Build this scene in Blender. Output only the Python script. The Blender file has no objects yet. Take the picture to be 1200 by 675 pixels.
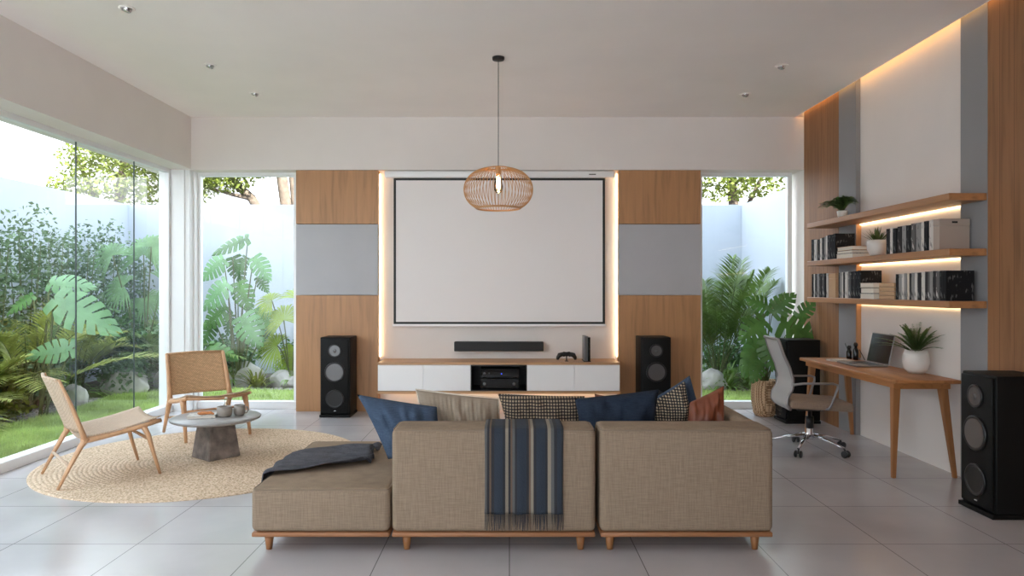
import bpy, bmesh, math, random
from mathutils import Vector, Matrix, Euler, noise as mnoise
random.seed(7)
PI = math.pi
S = bpy.context.scene
COL = S.collection
F, CX, CY, H = 840.0, 597.0, 338.0, 1.42      # focal length in px, vanishing point, eye height

# ------------------------------------------------------------------ camera
cam = bpy.data.cameras.new('camera'); camo = bpy.data.objects.new('camera', cam); COL.objects.link(camo)
camo.location = (0, 0, H); camo.rotation_euler = (PI/2, 0, 0)
cam.sensor_width = 36; cam.lens = 36*F/1200; cam.shift_x = 3/1200; cam.shift_y = 0.5/1200
cam.clip_start = .05; cam.clip_end = 200
S.camera = camo
# ------------------------------------------------------------------ world, sun, exposure
S.view_settings.view_transform = 'Standard'; S.view_settings.look = 'None'
S.view_settings.gamma = 1; S.view_settings.use_curve_mapping = False
S.view_settings.exposure = 1.04
SKY = 2.7; SUN = 22.0
S.cycles.max_bounces = 16; S.cycles.diffuse_bounces = 10; S.cycles.glossy_bounces = 5; S.cycles.transparent_max_bounces = 24
w = bpy.data.worlds.new('sky'); S.world = w; w.use_nodes = True
nt = w.node_tree; nt.nodes.clear()
tc = nt.nodes.new('ShaderNodeTexCoord'); sp = nt.nodes.new('ShaderNodeSeparateXYZ')
rp = nt.nodes.new('ShaderNodeValToRGB'); bg = nt.nodes.new('ShaderNodeBackground'); ow = nt.nodes.new('ShaderNodeOutputWorld')
rp.color_ramp.elements[0].position = 0.0; rp.color_ramp.elements[0].color = (.93, .96, 1, 1)
rp.color_ramp.elements[1].position = .8; rp.color_ramp.elements[1].color = (.74, .86, 1, 1)
nt.links.new(tc.outputs['Generated'], sp.inputs[0]); nt.links.new(sp.outputs['Z'], rp.inputs[0])
nt.links.new(rp.outputs[0], bg.inputs[0]); bg.inputs[1].default_value = SKY; nt.links.new(bg.outputs[0], ow.inputs[0])
sun = bpy.data.lights.new('sun', 'SUN'); sun.energy = SUN; sun.angle = math.radians(4); sun.color = (1, .97, .93)
suno = bpy.data.objects.new('sun', sun); COL.objects.link(suno)
suno.rotation_euler = (Vector((-.75, .95, -1))).to_track_quat('-Z', 'Y').to_euler()
suno.location = (-5, 5, 9)
def portal(loc, rot, sx, sy):
    l = bpy.data.lights.new('window_portal', 'AREA'); l.shape = 'RECTANGLE'; l.size = sx; l.size_y = sy
    l.cycles.is_portal = True
    o = bpy.data.objects.new('window_portal', l); COL.objects.link(o); o.location = loc; o.rotation_euler = rot
portal((-4.06, 4.3, 1.42), (0, -PI/2, 0), 2.75, 8.4)
portal((-3.1, 8.62, 1.42), (-PI/2, 0, 0), 1.2, 2.7)
portal((2.8, 8.62, 1.42), (-PI/2, 0, 0), 1.1, 2.7)
portal((-1.62, -2.42, 1.5), (PI/2, 0, 0), 4.1, 2.8)

# ------------------------------------------------------------------ materials
def srgb(r, g, b):
    f = lambda c: (c/255/12.92) if c <= 10 else ((c/255+.055)/1.055)**2.4
    return (f(r), f(g), f(b))
def base_mat(name):
    m = bpy.data.materials.new(name); m.use_nodes = True; n = m.node_tree
    return m, n, n.nodes['Principled BSDF']
def N(n, t, **kw):
    x = n.nodes.new(t)
    for k, v in kw.items(): setattr(x, k, v)
    return x
def coords(n, scale=(1, 1, 1), loc=(0, 0, 0), kind='Object', rot=(0, 0, 0)):
    t = N(n, 'ShaderNodeTexCoord'); m = N(n, 'ShaderNodeMapping')
    n.links.new(t.outputs[kind], m.inputs[0]); m.inputs['Scale'].default_value = scale; m.inputs['Location'].default_value = loc
    m.inputs['Rotation'].default_value = rot
    return m.outputs[0]
def ramp(n, fac, stops, interp='LINEAR'):
    r = N(n, 'ShaderNodeValToRGB'); r.color_ramp.interpolation = interp
    while len(r.color_ramp.elements) > 2: r.color_ramp.elements.remove(r.color_ramp.elements[-1])
    for i, (p, c) in enumerate(stops):
        e = r.color_ramp.elements[i] if i < 2 else r.color_ramp.elements.new(p)
        e.position = p; e.color = (*c, 1)
    n.links.new(fac, r.inputs[0]); return r.outputs[0]
def bump(n, b, h, s=.3, d=.01):
    k = N(n, 'ShaderNodeBump'); k.inputs['Strength'].default_value = s; k.inputs['Distance'].default_value = d
    n.links.new(h, k.inputs['Height']); n.links.new(k.outputs[0], b.inputs['Normal'])
def mat(name, c, rough=.5, metal=0, var=0, vs=8, bs=0, bscale=40, spec=.5, stretch=(1, 1, 1)):
    m, n, b = base_mat(name)
    b.inputs['Base Color'].default_value = (*c, 1); b.inputs['Roughness'].default_value = rough
    b.inputs['Metallic'].default_value = metal; b.inputs['Specular IOR Level'].default_value = spec
    if var:
        t = N(n, 'ShaderNodeTexNoise'); t.inputs['Scale'].default_value = vs; t.inputs['Detail'].default_value = 6
        n.links.new(coords(n, stretch), t.inputs[0])
        n.links.new(ramp(n, t.outputs['Fac'], [(.3, tuple(x*(1-var) for x in c)), (.7, tuple(min(1, x*(1+var)) for x in c))]), b.inputs['Base Color'])
    if bs:
        t = N(n, 'ShaderNodeTexNoise'); t.inputs['Scale'].default_value = bscale; t.inputs['Detail'].default_value = 4
        n.links.new(coords(n, stretch), t.inputs[0]); bump(n, b, t.outputs['Fac'], bs)
    return m
def emis(name, c, s):
    m, n, b = base_mat(name); b.inputs['Base Color'].default_value = (*c, 1)
    b.inputs['Emission Color'].default_value = (*c, 1); b.inputs['Emission Strength'].default_value = s; return m
def wood(name, c, axis='Z', dark=.72, rough=.42, freq=9, planks=None):
    m, n, b = base_mat(name)
    s = [freq, freq, freq]; s['XYZ'.index(axis)] = freq*.07
    t = N(n, 'ShaderNodeTexNoise'); t.inputs['Scale'].default_value = 2.2; t.inputs['Detail'].default_value = 7; t.inputs['Distortion'].default_value = .6
    n.links.new(coords(n, s), t.inputs[0])
    col = ramp(n, t.outputs['Fac'], [(.28, tuple(x*dark for x in c)), (.5, c), (.75, tuple(min(1, x*1.12) for x in c))])
    if planks:
        ax, wd = planks
        sx = N(n, 'ShaderNodeSeparateXYZ'); n.links.new(coords(n), sx.inputs[0])
        a = N(n, 'ShaderNodeMath', operation='DIVIDE'); n.links.new(sx.outputs[ax], a.inputs[0]); a.inputs[1].default_value = wd
        fr = N(n, 'ShaderNodeMath', operation='FRACT'); n.links.new(a.outputs[0], fr.inputs[0])
        lt = N(n, 'ShaderNodeMath', operation='LESS_THAN'); n.links.new(fr.outputs[0], lt.inputs[0]); lt.inputs[1].default_value = .03
        fl = N(n, 'ShaderNodeMath', operation='FLOOR'); n.links.new(a.outputs[0], fl.inputs[0])
        wn = N(n, 'ShaderNodeTexWhiteNoise', noise_dimensions='1D'); n.links.new(fl.outputs[0], wn.inputs['W'])
        mx0 = N(n, 'ShaderNodeMix', data_type='RGBA', blend_type='MULTIPLY'); mx0.inputs[0].default_value = .22
        n.links.new(col, mx0.inputs[6]); n.links.new(wn.outputs['Value'], mx0.inputs[7])
        mx = N(n, 'ShaderNodeMix', data_type='RGBA'); n.links.new(lt.outputs[0], mx.inputs[0])
        n.links.new(mx0.outputs[2], mx.inputs[6]); mx.inputs[7].default_value = (*[x*.45 for x in c], 1)
        col = mx.outputs[2]
    n.links.new(col, b.inputs['Base Color'])
    b.inputs['Roughness'].default_value = rough; bump(n, b, t.outputs['Fac'], .08); return m
def fabric(name, c, scale=300, v=.25, bs=.5, slub=True, rough=.95):
    m, n, b = base_mat(name)
    a = N(n, 'ShaderNodeTexNoise'); a.inputs['Scale'].default_value = 1; a.inputs['Detail'].default_value = 3; n.links.new(coords(n, (scale*.06, scale*.06, scale)), a.inputs[0])
    d = N(n, 'ShaderNodeTexNoise'); d.inputs['Scale'].default_value = 1; d.inputs['Detail'].default_value = 3; n.links.new(coords(n, (scale, scale, scale*.06)), d.inputs[0])
    mm = N(n, 'ShaderNodeMath', operation='ADD'); n.links.new(a.outputs['Fac'], mm.inputs[0]); n.links.new(d.outputs['Fac'], mm.inputs[1])
    hf = N(n, 'ShaderNodeMath', operation='MULTIPLY'); n.links.new(mm.outputs[0], hf.inputs[0]); hf.inputs[1].default_value = .5
    n.links.new(ramp(n, hf.outputs[0], [(.36, tuple(x*(1-v*1.5) for x in c)), (.62, tuple(min(1, x*(1+v)) for x in c))]), b.inputs['Base Color'])
    b.inputs['Roughness'].default_value = rough; b.inputs['Specular IOR Level'].default_value = .15
    bump(n, b, hf.outputs[0], bs, .004); return m
def weave(name, c1, c2, scale=60, bs=.8, rough=.8, kind='Object'):
    m, n, b = base_mat(name)
    k = N(n, 'ShaderNodeTexBrick'); k.inputs['Scale'].default_value = scale; k.offset = .5
    k.inputs['Color1'].default_value = (*c1, 1); k.inputs['Color2'].default_value = (*[x*.85 for x in c1], 1); k.inputs['Mortar'].default_value = (*c2, 1)
    k.inputs['Mortar Size'].default_value = .09; k.inputs['Mortar Smooth'].default_value = .6; k.inputs['Brick Width'].default_value = .9; k.inputs['Row Height'].default_value = .45
    n.links.new(coords(n, kind=kind), k.inputs[0]); n.links.new(k.outputs['Color'], b.inputs['Base Color'])
    b.inputs['Roughness'].default_value = rough
    iv = N(n, 'ShaderNodeMath', operation='SUBTRACT'); iv.inputs[0].default_value = 1; n.links.new(k.outputs['Fac'], iv.inputs[1])
    bump(n, b, iv.outputs[0], bs, .004); return m
def leafm(name, c, v=.35, rough=.4, tr=.25, vs=6):
    m, n, b = base_mat(name)
    t = N(n, 'ShaderNodeTexNoise'); t.inputs['Scale'].default_value = vs; t.inputs['Detail'].default_value = 3
    n.links.new(coords(n), t.inputs[0])
    col = ramp(n, t.outputs['Fac'], [(.3, tuple(x*(1-v) for x in c)), (.7, tuple(min(1, x*(1+v)) for x in c))])
    n.links.new(col, b.inputs['Base Color']); b.inputs['Roughness'].default_value = rough
    tl = N(n, 'ShaderNodeBsdfTranslucent'); n.links.new(col, tl.inputs[0])
    mx = N(n, 'ShaderNodeMixShader'); mx.inputs[0].default_value = tr
    n.links.new(b.outputs[0], mx.inputs[1]); n.links.new(tl.outputs[0], mx.inputs[2])
    n.links.new(mx.outputs[0], n.nodes['Material Output'].inputs[0]); return m
def glass(name, tint=(.97, .99, .98), ior=1.45):
    m = bpy.data.materials.new(name); m.use_nodes = True; n = m.node_tree; n.nodes.clear()
    t = N(n, 'ShaderNodeBsdfTransparent'); t.inputs[0].default_value = (*tint, 1)
    g = N(n, 'ShaderNodeBsdfGlossy'); g.inputs['Roughness'].default_value = .0
    f = N(n, 'ShaderNodeFresnel'); f.inputs[0].default_value = ior
    mx = N(n, 'ShaderNodeMixShader'); o = N(n, 'ShaderNodeOutputMaterial')
    n.links.new(f.outputs[0], mx.inputs[0]); n.links.new(t.outputs[0], mx.inputs[1]); n.links.new(g.outputs[0], mx.inputs[2])
    n.links.new(mx.outputs[0], o.inputs[0]); return m

M = {}
M['wall'] = mat('wall_paint', srgb(233, 226, 221), .85, var=.02, vs=2)
M['ceil'] = mat('ceiling_paint', srgb(250, 243, 239), .9, var=.02, vs=1.5)
M['frame'] = mat('window_frame_white', srgb(238, 238, 238), .4)
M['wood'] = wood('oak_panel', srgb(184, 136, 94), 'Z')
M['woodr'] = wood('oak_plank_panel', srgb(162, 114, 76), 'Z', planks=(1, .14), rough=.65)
M['woody'] = wood('oak_board', srgb(176, 126, 84), 'Y', rough=.4)
M['woodx'] = wood('oak_top', srgb(196, 152, 112), 'X')
M['woodleg'] = wood('oak_leg', srgb(164, 112, 70), 'Z', rough=.45)
M['desk'] = wood('desk_wood', srgb(178, 120, 72), 'Y', rough=.4)
M['chairwood'] = wood('teak_frame', srgb(206, 162, 124), 'Z', rough=.5, dark=.8)
M['walnut'] = wood('sofa_base_wood', srgb(158, 108, 72), 'X')
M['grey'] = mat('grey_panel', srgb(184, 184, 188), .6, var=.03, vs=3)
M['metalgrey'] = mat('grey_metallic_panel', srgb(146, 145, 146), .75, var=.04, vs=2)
M['whitelac'] = mat('white_lacquer', srgb(248, 248, 248), .3)
M['black'] = mat('black_matt', (.008, .008, .008), .5)
M['blackg'] = mat('black_gloss', (.006, .006, .007), .12)
M['blackpl'] = mat('black_plastic', (.012, .012, .013), .38)
M['spk'] = mat('speaker_black', (.007, .007, .007), .5, spec=.18)
M['cone'] = mat('speaker_cone', (.16, .16, .165), .32, .75)
M['conering'] = mat('speaker_ring', (.012, .012, .013), .3, 0)
M['silver'] = mat('silver', (.62, .62, .64), .25, 1)
M['chrome'] = mat('chrome', (.75, .75, .77), .12, 1)
M['screen'] = mat('projection_fabric', srgb(244, 239, 237), .9)
M['led'] = emis('warm_led', (1, .74, .44), 5)
M['ledc'] = emis('warm_cove_led', (1, .55, .20), 5)
M['leds'] = emis('shelf_led', (1, .74, .40), 3.6)
M['bluedot'] = emis('blue_power_light', (.05, .1, 1), 2)
M['sofa'] = fabric('sofa_linen', srgb(151, 132, 113), 190, .11, .5)
M['seam'] = mat('sofa_piping', srgb(140, 123, 105), .9)
M['denim'] = fabric('blue_cushion_cloth', srgb(74, 90, 112), 500, .22, .5)
M['navy'] = fabric('navy_cushion_cloth', srgb(44, 54, 70), 500, .25, .4)
M['beigec'] = fabric('beige_cushion_cloth', srgb(166, 152, 136), 500, .1, .4)
M['cream'] = fabric('cream_cushion_cloth', srgb(225, 214, 200), 300, .08, .3)
M['leather'] = mat('rust_leather', srgb(124, 66, 42), .45, var=.25, vs=9, bs=.25, bscale=30)
M['throw'] = fabric('charcoal_throw_wool', srgb(88, 88, 94), 200, .25, .7)
M['stone'] = mat('grey_stone', srgb(120, 110, 104), .6, var=.5, vs=12, bs=.8, bscale=30)
M['stonetop'] = mat('grey_stone_top', srgb(150, 147, 145), .35, var=.12, vs=9)
M['rattan'] = weave('woven_cord', srgb(206, 164, 122), srgb(130, 92, 60), 42)
M['cord'] = weave('pale_cord', srgb(226, 202, 178), srgb(186, 156, 128), 50)
M['basket'] = weave('basket_weave', srgb(222, 186, 148), srgb(150, 112, 78), 22, 1)
M['potw'] = mat('white_ceramic', srgb(228, 222, 216), .3, var=.03, vs=10)
M['potgrey'] = mat('grey_ceramic', srgb(150, 142, 134), .4, var=.1, vs=20)
M['soil'] = mat('potting_soil', (.02, .013, .008), .95, bs=1, bscale=60)
M['paper'] = mat('book_pages', srgb(226, 218, 205), .9)
M['mesh'] = mat('grey_chair_mesh', srgb(176, 174, 172), .7)
M['seatfab'] = fabric('taupe_seat', srgb(150, 130, 114), 300, .1, .3)
M['tan'] = mat('tan_card', srgb(196, 160, 124), .7)
M['beigebox'] = mat('beige_box_card', srgb(176, 160, 148), .7)
M['rattanshade'] = mat('rattan_cane', srgb(200, 150, 100), .5)
M['orange'] = mat('baked_crust', srgb(186, 118, 66), .7, var=.3, vs=40)
M['gwall'] = mat('garden_wall_render', srgb(188, 195, 205), .9, var=.03, vs=1.2)
M['rock'] = mat('boulder_stone', srgb(178, 174, 170), .9, var=.3, vs=4, bs=1, bscale=9)
M['lawn'] = mat('lawn_soil', srgb(138, 156, 86), .95, var=.3, vs=30)
M['blade'] = leafm('grass_blade', srgb(166, 186, 108), .35, .6, .3, vs=2)
M['mulch'] = mat('bed_mulch', srgb(84, 74, 66), .95, var=.5, vs=40, bs=1, bscale=30)
M['gravel'] = mat('gravel_pebble', srgb(140, 134, 130), .9, var=.4, vs=12)
M['monst'] = leafm('monstera_leaf', srgb(86, 128, 64), .3, .3, .2)
M['monstd'] = leafm('dark_monstera_leaf', srgb(72, 108, 56), .3, .3, .2)
M['monstp'] = leafm('pale_monstera_leaf', srgb(112, 154, 104), .18, .28, .25)
M['palm'] = leafm('palm_leaf', srgb(104, 128, 64), .35, .45, .3)
M['palmo'] = leafm('olive_palm_leaf', srgb(158, 166, 88), .35, .5, .3)
M['fanp'] = leafm('fan_palm_leaf', srgb(112, 148, 98), .25, .45, .3)
M['lime'] = leafm('lime_palm_leaf', srgb(136, 156, 56), .25, .45, .35)
M['strap'] = leafm('strap_leaf', srgb(108, 142, 62), .35, .4, .3)
M['shrub'] = leafm('shrub_leaf', srgb(100, 124, 88), .3, .5, .3)
M['limebush'] = leafm('lime_bush_leaf', srgb(126, 133, 46), .3, .5, .3)
M['fern'] = leafm('fern_leaf', srgb(92, 122, 66), .3, .5, .25, vs=30)
M['spiky'] = leafm('spiky_leaf', srgb(92, 106, 56), .3, .5, .2, vs=30)
M['treeleaf'] = leafm('tree_leaf', srgb(92, 104, 38), .35, .5, .4, vs=1.5)
M['bark'] = mat('tree_bark', srgb(78, 67, 56), .9, var=.35, vs=10, bs=1, bscale=20)
M['stem'] = mat('plant_stem', srgb(84, 92, 52), .6, var=.25, vs=10)
M['darkstem'] = mat('dark_plant_stem', srgb(48, 46, 32), .7)
M['roof'] = mat('roof_grey', srgb(84, 84, 88), .9)
M['glass'] = glass('window_glass')
M['bulb'] = glass('bulb_glass', (1, .95, .85))
M['fil'] = emis('bulb_filament', (1, .62, .25), 30)
M['jointm'] = mat('glass_joint_seal', (.05, .07, .065), .5)
M['lid'] = mat('laptop_aluminium', srgb(150, 146, 146), .35, .6)

# floor tiles
m, n, b = base_mat('floor_tiles'); M['floor'] = m
k = N(n, 'ShaderNodeTexBrick'); k.offset = 0; k.squash = 1
k.inputs['Scale'].default_value = 1; k.inputs['Brick Width'].default_value = .689; k.inputs['Row Height'].default_value = .69
k.inputs['Mortar Size'].default_value = .0028; k.inputs['Mortar Smooth'].default_value = .1
k.inputs['Color1'].default_value = (*srgb(200, 197, 199), 1); k.inputs['Color2'].default_value = (*srgb(195, 192, 194), 1); k.inputs['Mortar'].default_value = (*srgb(130, 128, 128), 1)
n.links.new(coords(n, loc=(0, -.53, 0)), k.inputs[0])
t = N(n, 'ShaderNodeTexNoise'); t.inputs['Scale'].default_value = 2.2; t.inputs['Detail'].default_value = 5; n.links.new(coords(n), t.inputs[0])
mx = N(n, 'ShaderNodeMix', data_type='RGBA', blend_type='MULTIPLY'); mx.inputs[0].default_value = .35
n.links.new(k.outputs['Color'], mx.inputs[6]); n.links.new(ramp(n, t.outputs['Fac'], [(.35, (.82, .82, .82)), (.65, (1, 1, 1))]), mx.inputs[7])
n.links.new(mx.outputs[2], b.inputs['Base Color'])
n.links.new(ramp(n, t.outputs['Fac'], [(.3, (.16,)*3), (.7, (.27,)*3)]), b.inputs['Roughness'])
b.inputs['Specular IOR Level'].default_value = .6

# rug
m, n, b = base_mat('jute_rug'); M['rug'] = m
t = N(n, 'ShaderNodeTexNoise'); t.inputs['Scale'].default_value = 70; t.inputs['Detail'].default_value = 4; n.links.new(coords(n), t.inputs[0])
n.links.new(ramp(n, t.outputs['Fac'], [(.3, srgb(164, 138, 112)), (.5, srgb(212, 187, 158)), (.7, srgb(236, 217, 194))]), b.inputs['Base Color'])
b.inputs['Roughness'].default_value = .95; bump(n, b, t.outputs['Fac'], .6, .01)

# striped throw
m, n, b = base_mat('striped_throw_wool'); M['stripe'] = m
sx = N(n, 'ShaderNodeSeparateXYZ'); n.links.new(coords(n, (1/.42, 1, 1), (.5, 0, 0)), sx.inputs[0])
dk, bl, be, br, gr = srgb(48, 49, 54), srgb(48, 56, 68), srgb(140, 130, 116), srgb(106, 88, 74), srgb(92, 92, 92)
stops = [(0, gr), (.03, dk), (.055, br), (.08, dk), (.12, bl), (.23, dk), (.26, be), (.30, dk), (.325, br), (.35, gr), (.38, dk), (.41, bl), (.53, dk), (.56, br), (.585, be), (.62, dk), (.655, bl), (.77, dk), (.80, be), (.84, gr), (.88, dk), (.92, bl), (.97, dk)]
n.links.new(ramp(n, sx.outputs[0], stops, 'CONSTANT'), b.inputs['Base Color']); b.inputs['Roughness'].default_value = .95
t = N(n, 'ShaderNodeTexNoise'); t.inputs['Scale'].default_value = 250; n.links.new(coords(n, (1, 1, .3)), t.inputs[0]); bump(n, b, t.outputs['Fac'], .6, .004)

# houndstooth cushions
def check(name, c1, c2, scale, kind='Object'):
    m, n, b = base_mat(name)
    v = coords(n, rot=(0, 0, 0))
    a = N(n, 'ShaderNodeTexWave', bands_direction='X'); a.inputs['Scale'].default_value = scale; n.links.new(v, a.inputs[0])
    d = N(n, 'ShaderNodeTexWave', bands_direction='Z'); d.inputs['Scale'].default_value = scale; n.links.new(v, d.inputs[0])
    mm = N(n, 'ShaderNodeMath', operation='MULTIPLY'); n.links.new(a.outputs['Fac'], mm.inputs[0]); n.links.new(d.outputs['Fac'], mm.inputs[1])
    n.links.new(ramp(n, mm.outputs[0], [(.22, c1), (.34, c2)]), b.inputs['Base Color'])
    b.inputs['Roughness'].default_value = .95; bump(n, b, mm.outputs[0], .5, .004); return m
M['check'] = check('brown_check_cloth', srgb(52, 46, 44), srgb(168, 150, 128), 17)
M['check2'] = check('black_cream_check_cloth', srgb(42, 42, 44), srgb(180, 164, 142), 19)

# book covers
def bookm(name, c, sp):
    m, n, b = base_mat(name)
    t = N(n, 'ShaderNodeTexNoise'); t.inputs['Scale'].default_value = 45; t.inputs['Detail'].default_value = 2; n.links.new(coords(n, (1, 1, .35)), t.inputs[0])
    n.links.new(ramp(n, t.outputs['Fac'], [(.60, c), (.66, sp)]), b.inputs['Base Color']); b.inputs['Roughness'].default_value = .75; b.inputs['Specular IOR Level'].default_value = .25; return m
BK = [('black', bookm('black_cover', (.012, .012, .014), (.12, .12, .12))), ('white', bookm('white_cover', srgb(214, 210, 204), srgb(150, 148, 146))),
      ('charcoal', bookm('charcoal_cover', srgb(52, 50, 52), srgb(130, 128, 126))), ('grey', bookm('grey_cover', srgb(150, 148, 146), srgb(90, 90, 92))),
      ('cream', bookm('cream_cover', srgb(214, 202, 184), srgb(160, 148, 134))), ('mottled', bookm('mottled_cover', srgb(96, 94, 94), srgb(196, 194, 190)))]
BK = dict(BK)

# ------------------------------------------------------------------ mesh helpers
def rbox(bm, x0, x1, y0, y1, z0, z1, bev=0, seg=2, mi=0, rot=None):
    b2 = bmesh.new()
    vs = [b2.verts.new((x, y, z)) for x in (x0, x1) for y in (y0, y1) for z in (z0, z1)]
    for f in ((0, 1, 3, 2), (4, 6, 7, 5), (0, 4, 5, 1), (2, 3, 7, 6), (0, 2, 6, 4), (1, 5, 7, 3)):
        b2.faces.new([vs[i] for i in f])
    bmesh.ops.recalc_face_normals(b2, faces=b2.faces)
    if bev: bmesh.ops.bevel(b2, geom=b2.edges[:], offset=bev, segments=seg, profile=.5, affect='EDGES')
    for f in b2.faces: f.material_index = mi; f.smooth = bev > .004
    if rot is not None: b2.transform(rot)
    merge(bm, b2)
def merge(bm, b2):
    me = bpy.data.meshes.new('tmp'); b2.to_mesh(me); b2.free(); bm.from_mesh(me); bpy.data.meshes.remove(me)
def tube(bm, pts, rad, seg=10, cap=True, mi=0, closed=False, flat=1.0):
    pts = [Vector(p) for p in pts]; n = len(pts)
    if not hasattr(rad, '__len__'): rad = [rad]*n
    rings = []; up = None
    for i, p in enumerate(pts):
        if closed: d = pts[(i+1) % n]-pts[i-1]
        else: d = pts[min(i+1, n-1)]-pts[max(i-1, 0)]
        d.normalize()
        if up is None:
            up = Vector((0, 0, 1)) if abs(d.z) < .9 else Vector((1, 0, 0))
        u = (up-d*up.dot(d))
        if u.length < 1e-5: u = d.orthogonal()
        u.normalize(); up = u; v = d.cross(u)
        rings.append([bm.verts.new(p+u*math.cos(2*PI*k/seg)*rad[i]*flat+v*math.sin(2*PI*k/seg)*rad[i]) for k in range(seg)])
    m = n if closed else n-1
    for i in range(m):
        a, b = rings[i], rings[(i+1) % n]
        for k in range(seg):
            f = bm.faces.new((a[k], a[(k+1) % seg], b[(k+1) % seg], b[k])); f.smooth = True; f.material_index = mi
    if cap and not closed:
        f = bm.faces.new(rings[0][::-1]); f.material_index = mi
        f = bm.faces.new(rings[-1]); f.material_index = mi
def lathe(bm, prof, seg=32, cx=0, cy=0, mi=0, cap=True, M4=None):
    b2 = bmesh.new(); rings = []
    for r, z in prof:
        rings.append([b2.verts.new((cx+r*math.cos(2*PI*k/seg), cy+r*math.sin(2*PI*k/seg), z)) for k in range(seg)])
    for a, b in zip(rings, rings[1:]):
        for k in range(seg):
            f = b2.faces.new((a[k], a[(k+1) % seg], b[(k+1) % seg], b[k])); f.smooth = True; f.material_index = mi
    if cap:
        if prof[0][0] > 1e-4: b2.faces.new(rings[0][::-1]).material_index = mi
        if prof[-1][0] > 1e-4: b2.faces.new(rings[-1]).material_index = mi
    bmesh.ops.remove_doubles(b2, verts=b2.verts[:], dist=1e-5)
    if M4 is not None: b2.transform(M4)
    merge(bm, b2)
def taper(bm, p0, p1, s0, s1, bev=.003, flatx=1):   # squared tapering leg
    p0, p1 = Vector(p0), Vector(p1); b2 = bmesh.new()
    a = [b2.verts.new(p0+Vector((x*s0*flatx, y*s0, 0))) for x, y in ((-1, -1), (1, -1), (1, 1), (-1, 1))]
    c = [b2.verts.new(p1+Vector((x*s1*flatx, y*s1, 0))) for x, y in ((-1, -1), (1, -1), (1, 1), (-1, 1))]
    for k in range(4): b2.faces.new((a[k], a[(k+1) % 4], c[(k+1) % 4], c[k]))
    b2.faces.new(a[::-1]); b2.faces.new(c); bmesh.ops.recalc_face_normals(b2, faces=b2.faces)
    bmesh.ops.bevel(b2, geom=b2.edges[:], offset=bev, segments=2, affect='EDGES'); merge(bm, b2)
def poly(bm, pts, mi=0, smooth=False):
    f = bm.faces.new([bm.verts.new(p) for p in pts]); f.material_index = mi; f.smooth = smooth; return f
def grid(bm, nu, nv, fn, mi=0, smooth=True):
    g = [[bm.verts.new(fn(i/nu, j/nv)) for j in range(nv+1)] for i in range(nu+1)]
    for i in range(nu):
        for j in range(nv):
            f = bm.faces.new((g[i][j], g[i+1][j], g[i+1][j+1], g[i][j+1])); f.smooth = smooth; f.material_index = mi
    return g
LIM = None
def obj(name, bm, mats, parent=None, smooth=None):
    if LIM and parent:
        px_, py_, pz_ = parent.location
        for v in bm.verts:
            v.co.x = min(LIM[1]-px_, max(LIM[0]-px_, v.co.x)); v.co.y = min(LIM[3]-py_, max(LIM[2]-py_, v.co.y)); v.co.z = max(.001-0, v.co.z)
    me = bpy.data.meshes.new(name); bm.to_mesh(me); bm.free()
    if not isinstance(mats, (list, tuple)): mats = [mats]
    for x in mats: me.materials.append(M[x] if isinstance(x, str) else x)
    o = bpy.data.objects.new(name, me); COL.objects.link(o)
    if parent: o.parent = parent
    return o
def tag(o, label=None, cat=None, group=None, kind=None):
    if label: o['label'] = label
    if cat: o['category'] = cat
    if group: o['group'] = group
    if kind: o['kind'] = kind
    return o
def thing(name, label, cat, loc=(0, 0, 0), rz=0, group=None):
    o = bpy.data.objects.new(name, None); COL.objects.link(o); o.empty_display_size = .1
    o.location = loc; o.rotation_euler = (0, 0, rz); return tag(o, label, cat, group)
def struct(name, bm, mats, parent=None):
    o = obj(name, bm, mats, parent)
    if not parent: o['kind'] = 'structure'
    return o
def dup(root, loc=None, rz=None, label=None, group=None):
    r = root.copy(); COL.objects.link(r)
    if loc is not None: r.location = loc
    if rz is not None: r.rotation_euler = (0, 0, rz)
    if label: r['label'] = label
    if group: r['group'] = group
    for ch in list(root.children):
        c = ch.copy(); COL.objects.link(c); c.parent = r
        for g in ch.children:
            d = g.copy(); COL.objects.link(d); d.parent = c
    return r
def B(): return bmesh.new()
def at(px, py, y): return Vector(((px-CX)/F*y, y, H-(py-CY)/F*y))
def solidify(o, t, off=0):
    s = o.modifiers.new('thickness', 'SOLIDIFY'); s.thickness = t; s.offset = off
def ord_(i): return ['first', 'second', 'third', 'fourth', 'fifth', 'sixth', 'seventh', 'eighth', 'ninth', 'tenth', 'eleventh', 'twelfth', 'thirteenth', 'fourteenth', 'fifteenth', 'sixteenth', 'seventeenth', 'eighteenth', 'nineteenth', 'twentieth'][i]

XL, XG, XR, XW, YB, YR, YW, ZC = -3.68, -3.95, 3.353, 3.40, 8.283, 8.42, 8.47, 3.40
Y0 = -2.3
# ================================================================== the room
bm = B(); rbox(bm, -4.06, 3.55, Y0-.2, 8.62, -.15, 0); struct('floor', bm, 'floor')
bm = B(); rbox(bm, -4.2, XR-.05, Y0-.2, 8.75, ZC, ZC+.12); rbox(bm, XR-.05, 3.6, Y0-.2, 8.75, ZC+.10, ZC+.12); struct('ceiling', bm, 'ceil')
bm = B()   # wall over and between the back windows
rbox(bm, -4.2, XW, YB, 8.72, 2.79, ZC)
rbox(bm, -2.50, 2.25, YR, 8.72, 0, 2.79)
struct('wall_back', bm, 'wall')
bm = B(); rbox(bm, -4.2, XL, Y0, YB, 2.80, ZC); rbox(bm, -4.15, XG+.05, Y0, .3, 0, 2.80); struct('wall_left', bm, 'wall')
bm = B(); rbox(bm, XW, 3.6, Y0-.2, 8.72, 0, ZC+.10); struct('wall_right', bm, 'wall')
bm = B()   # wall behind the camera round an unseen opening, added and sized to let daylight in
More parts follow.
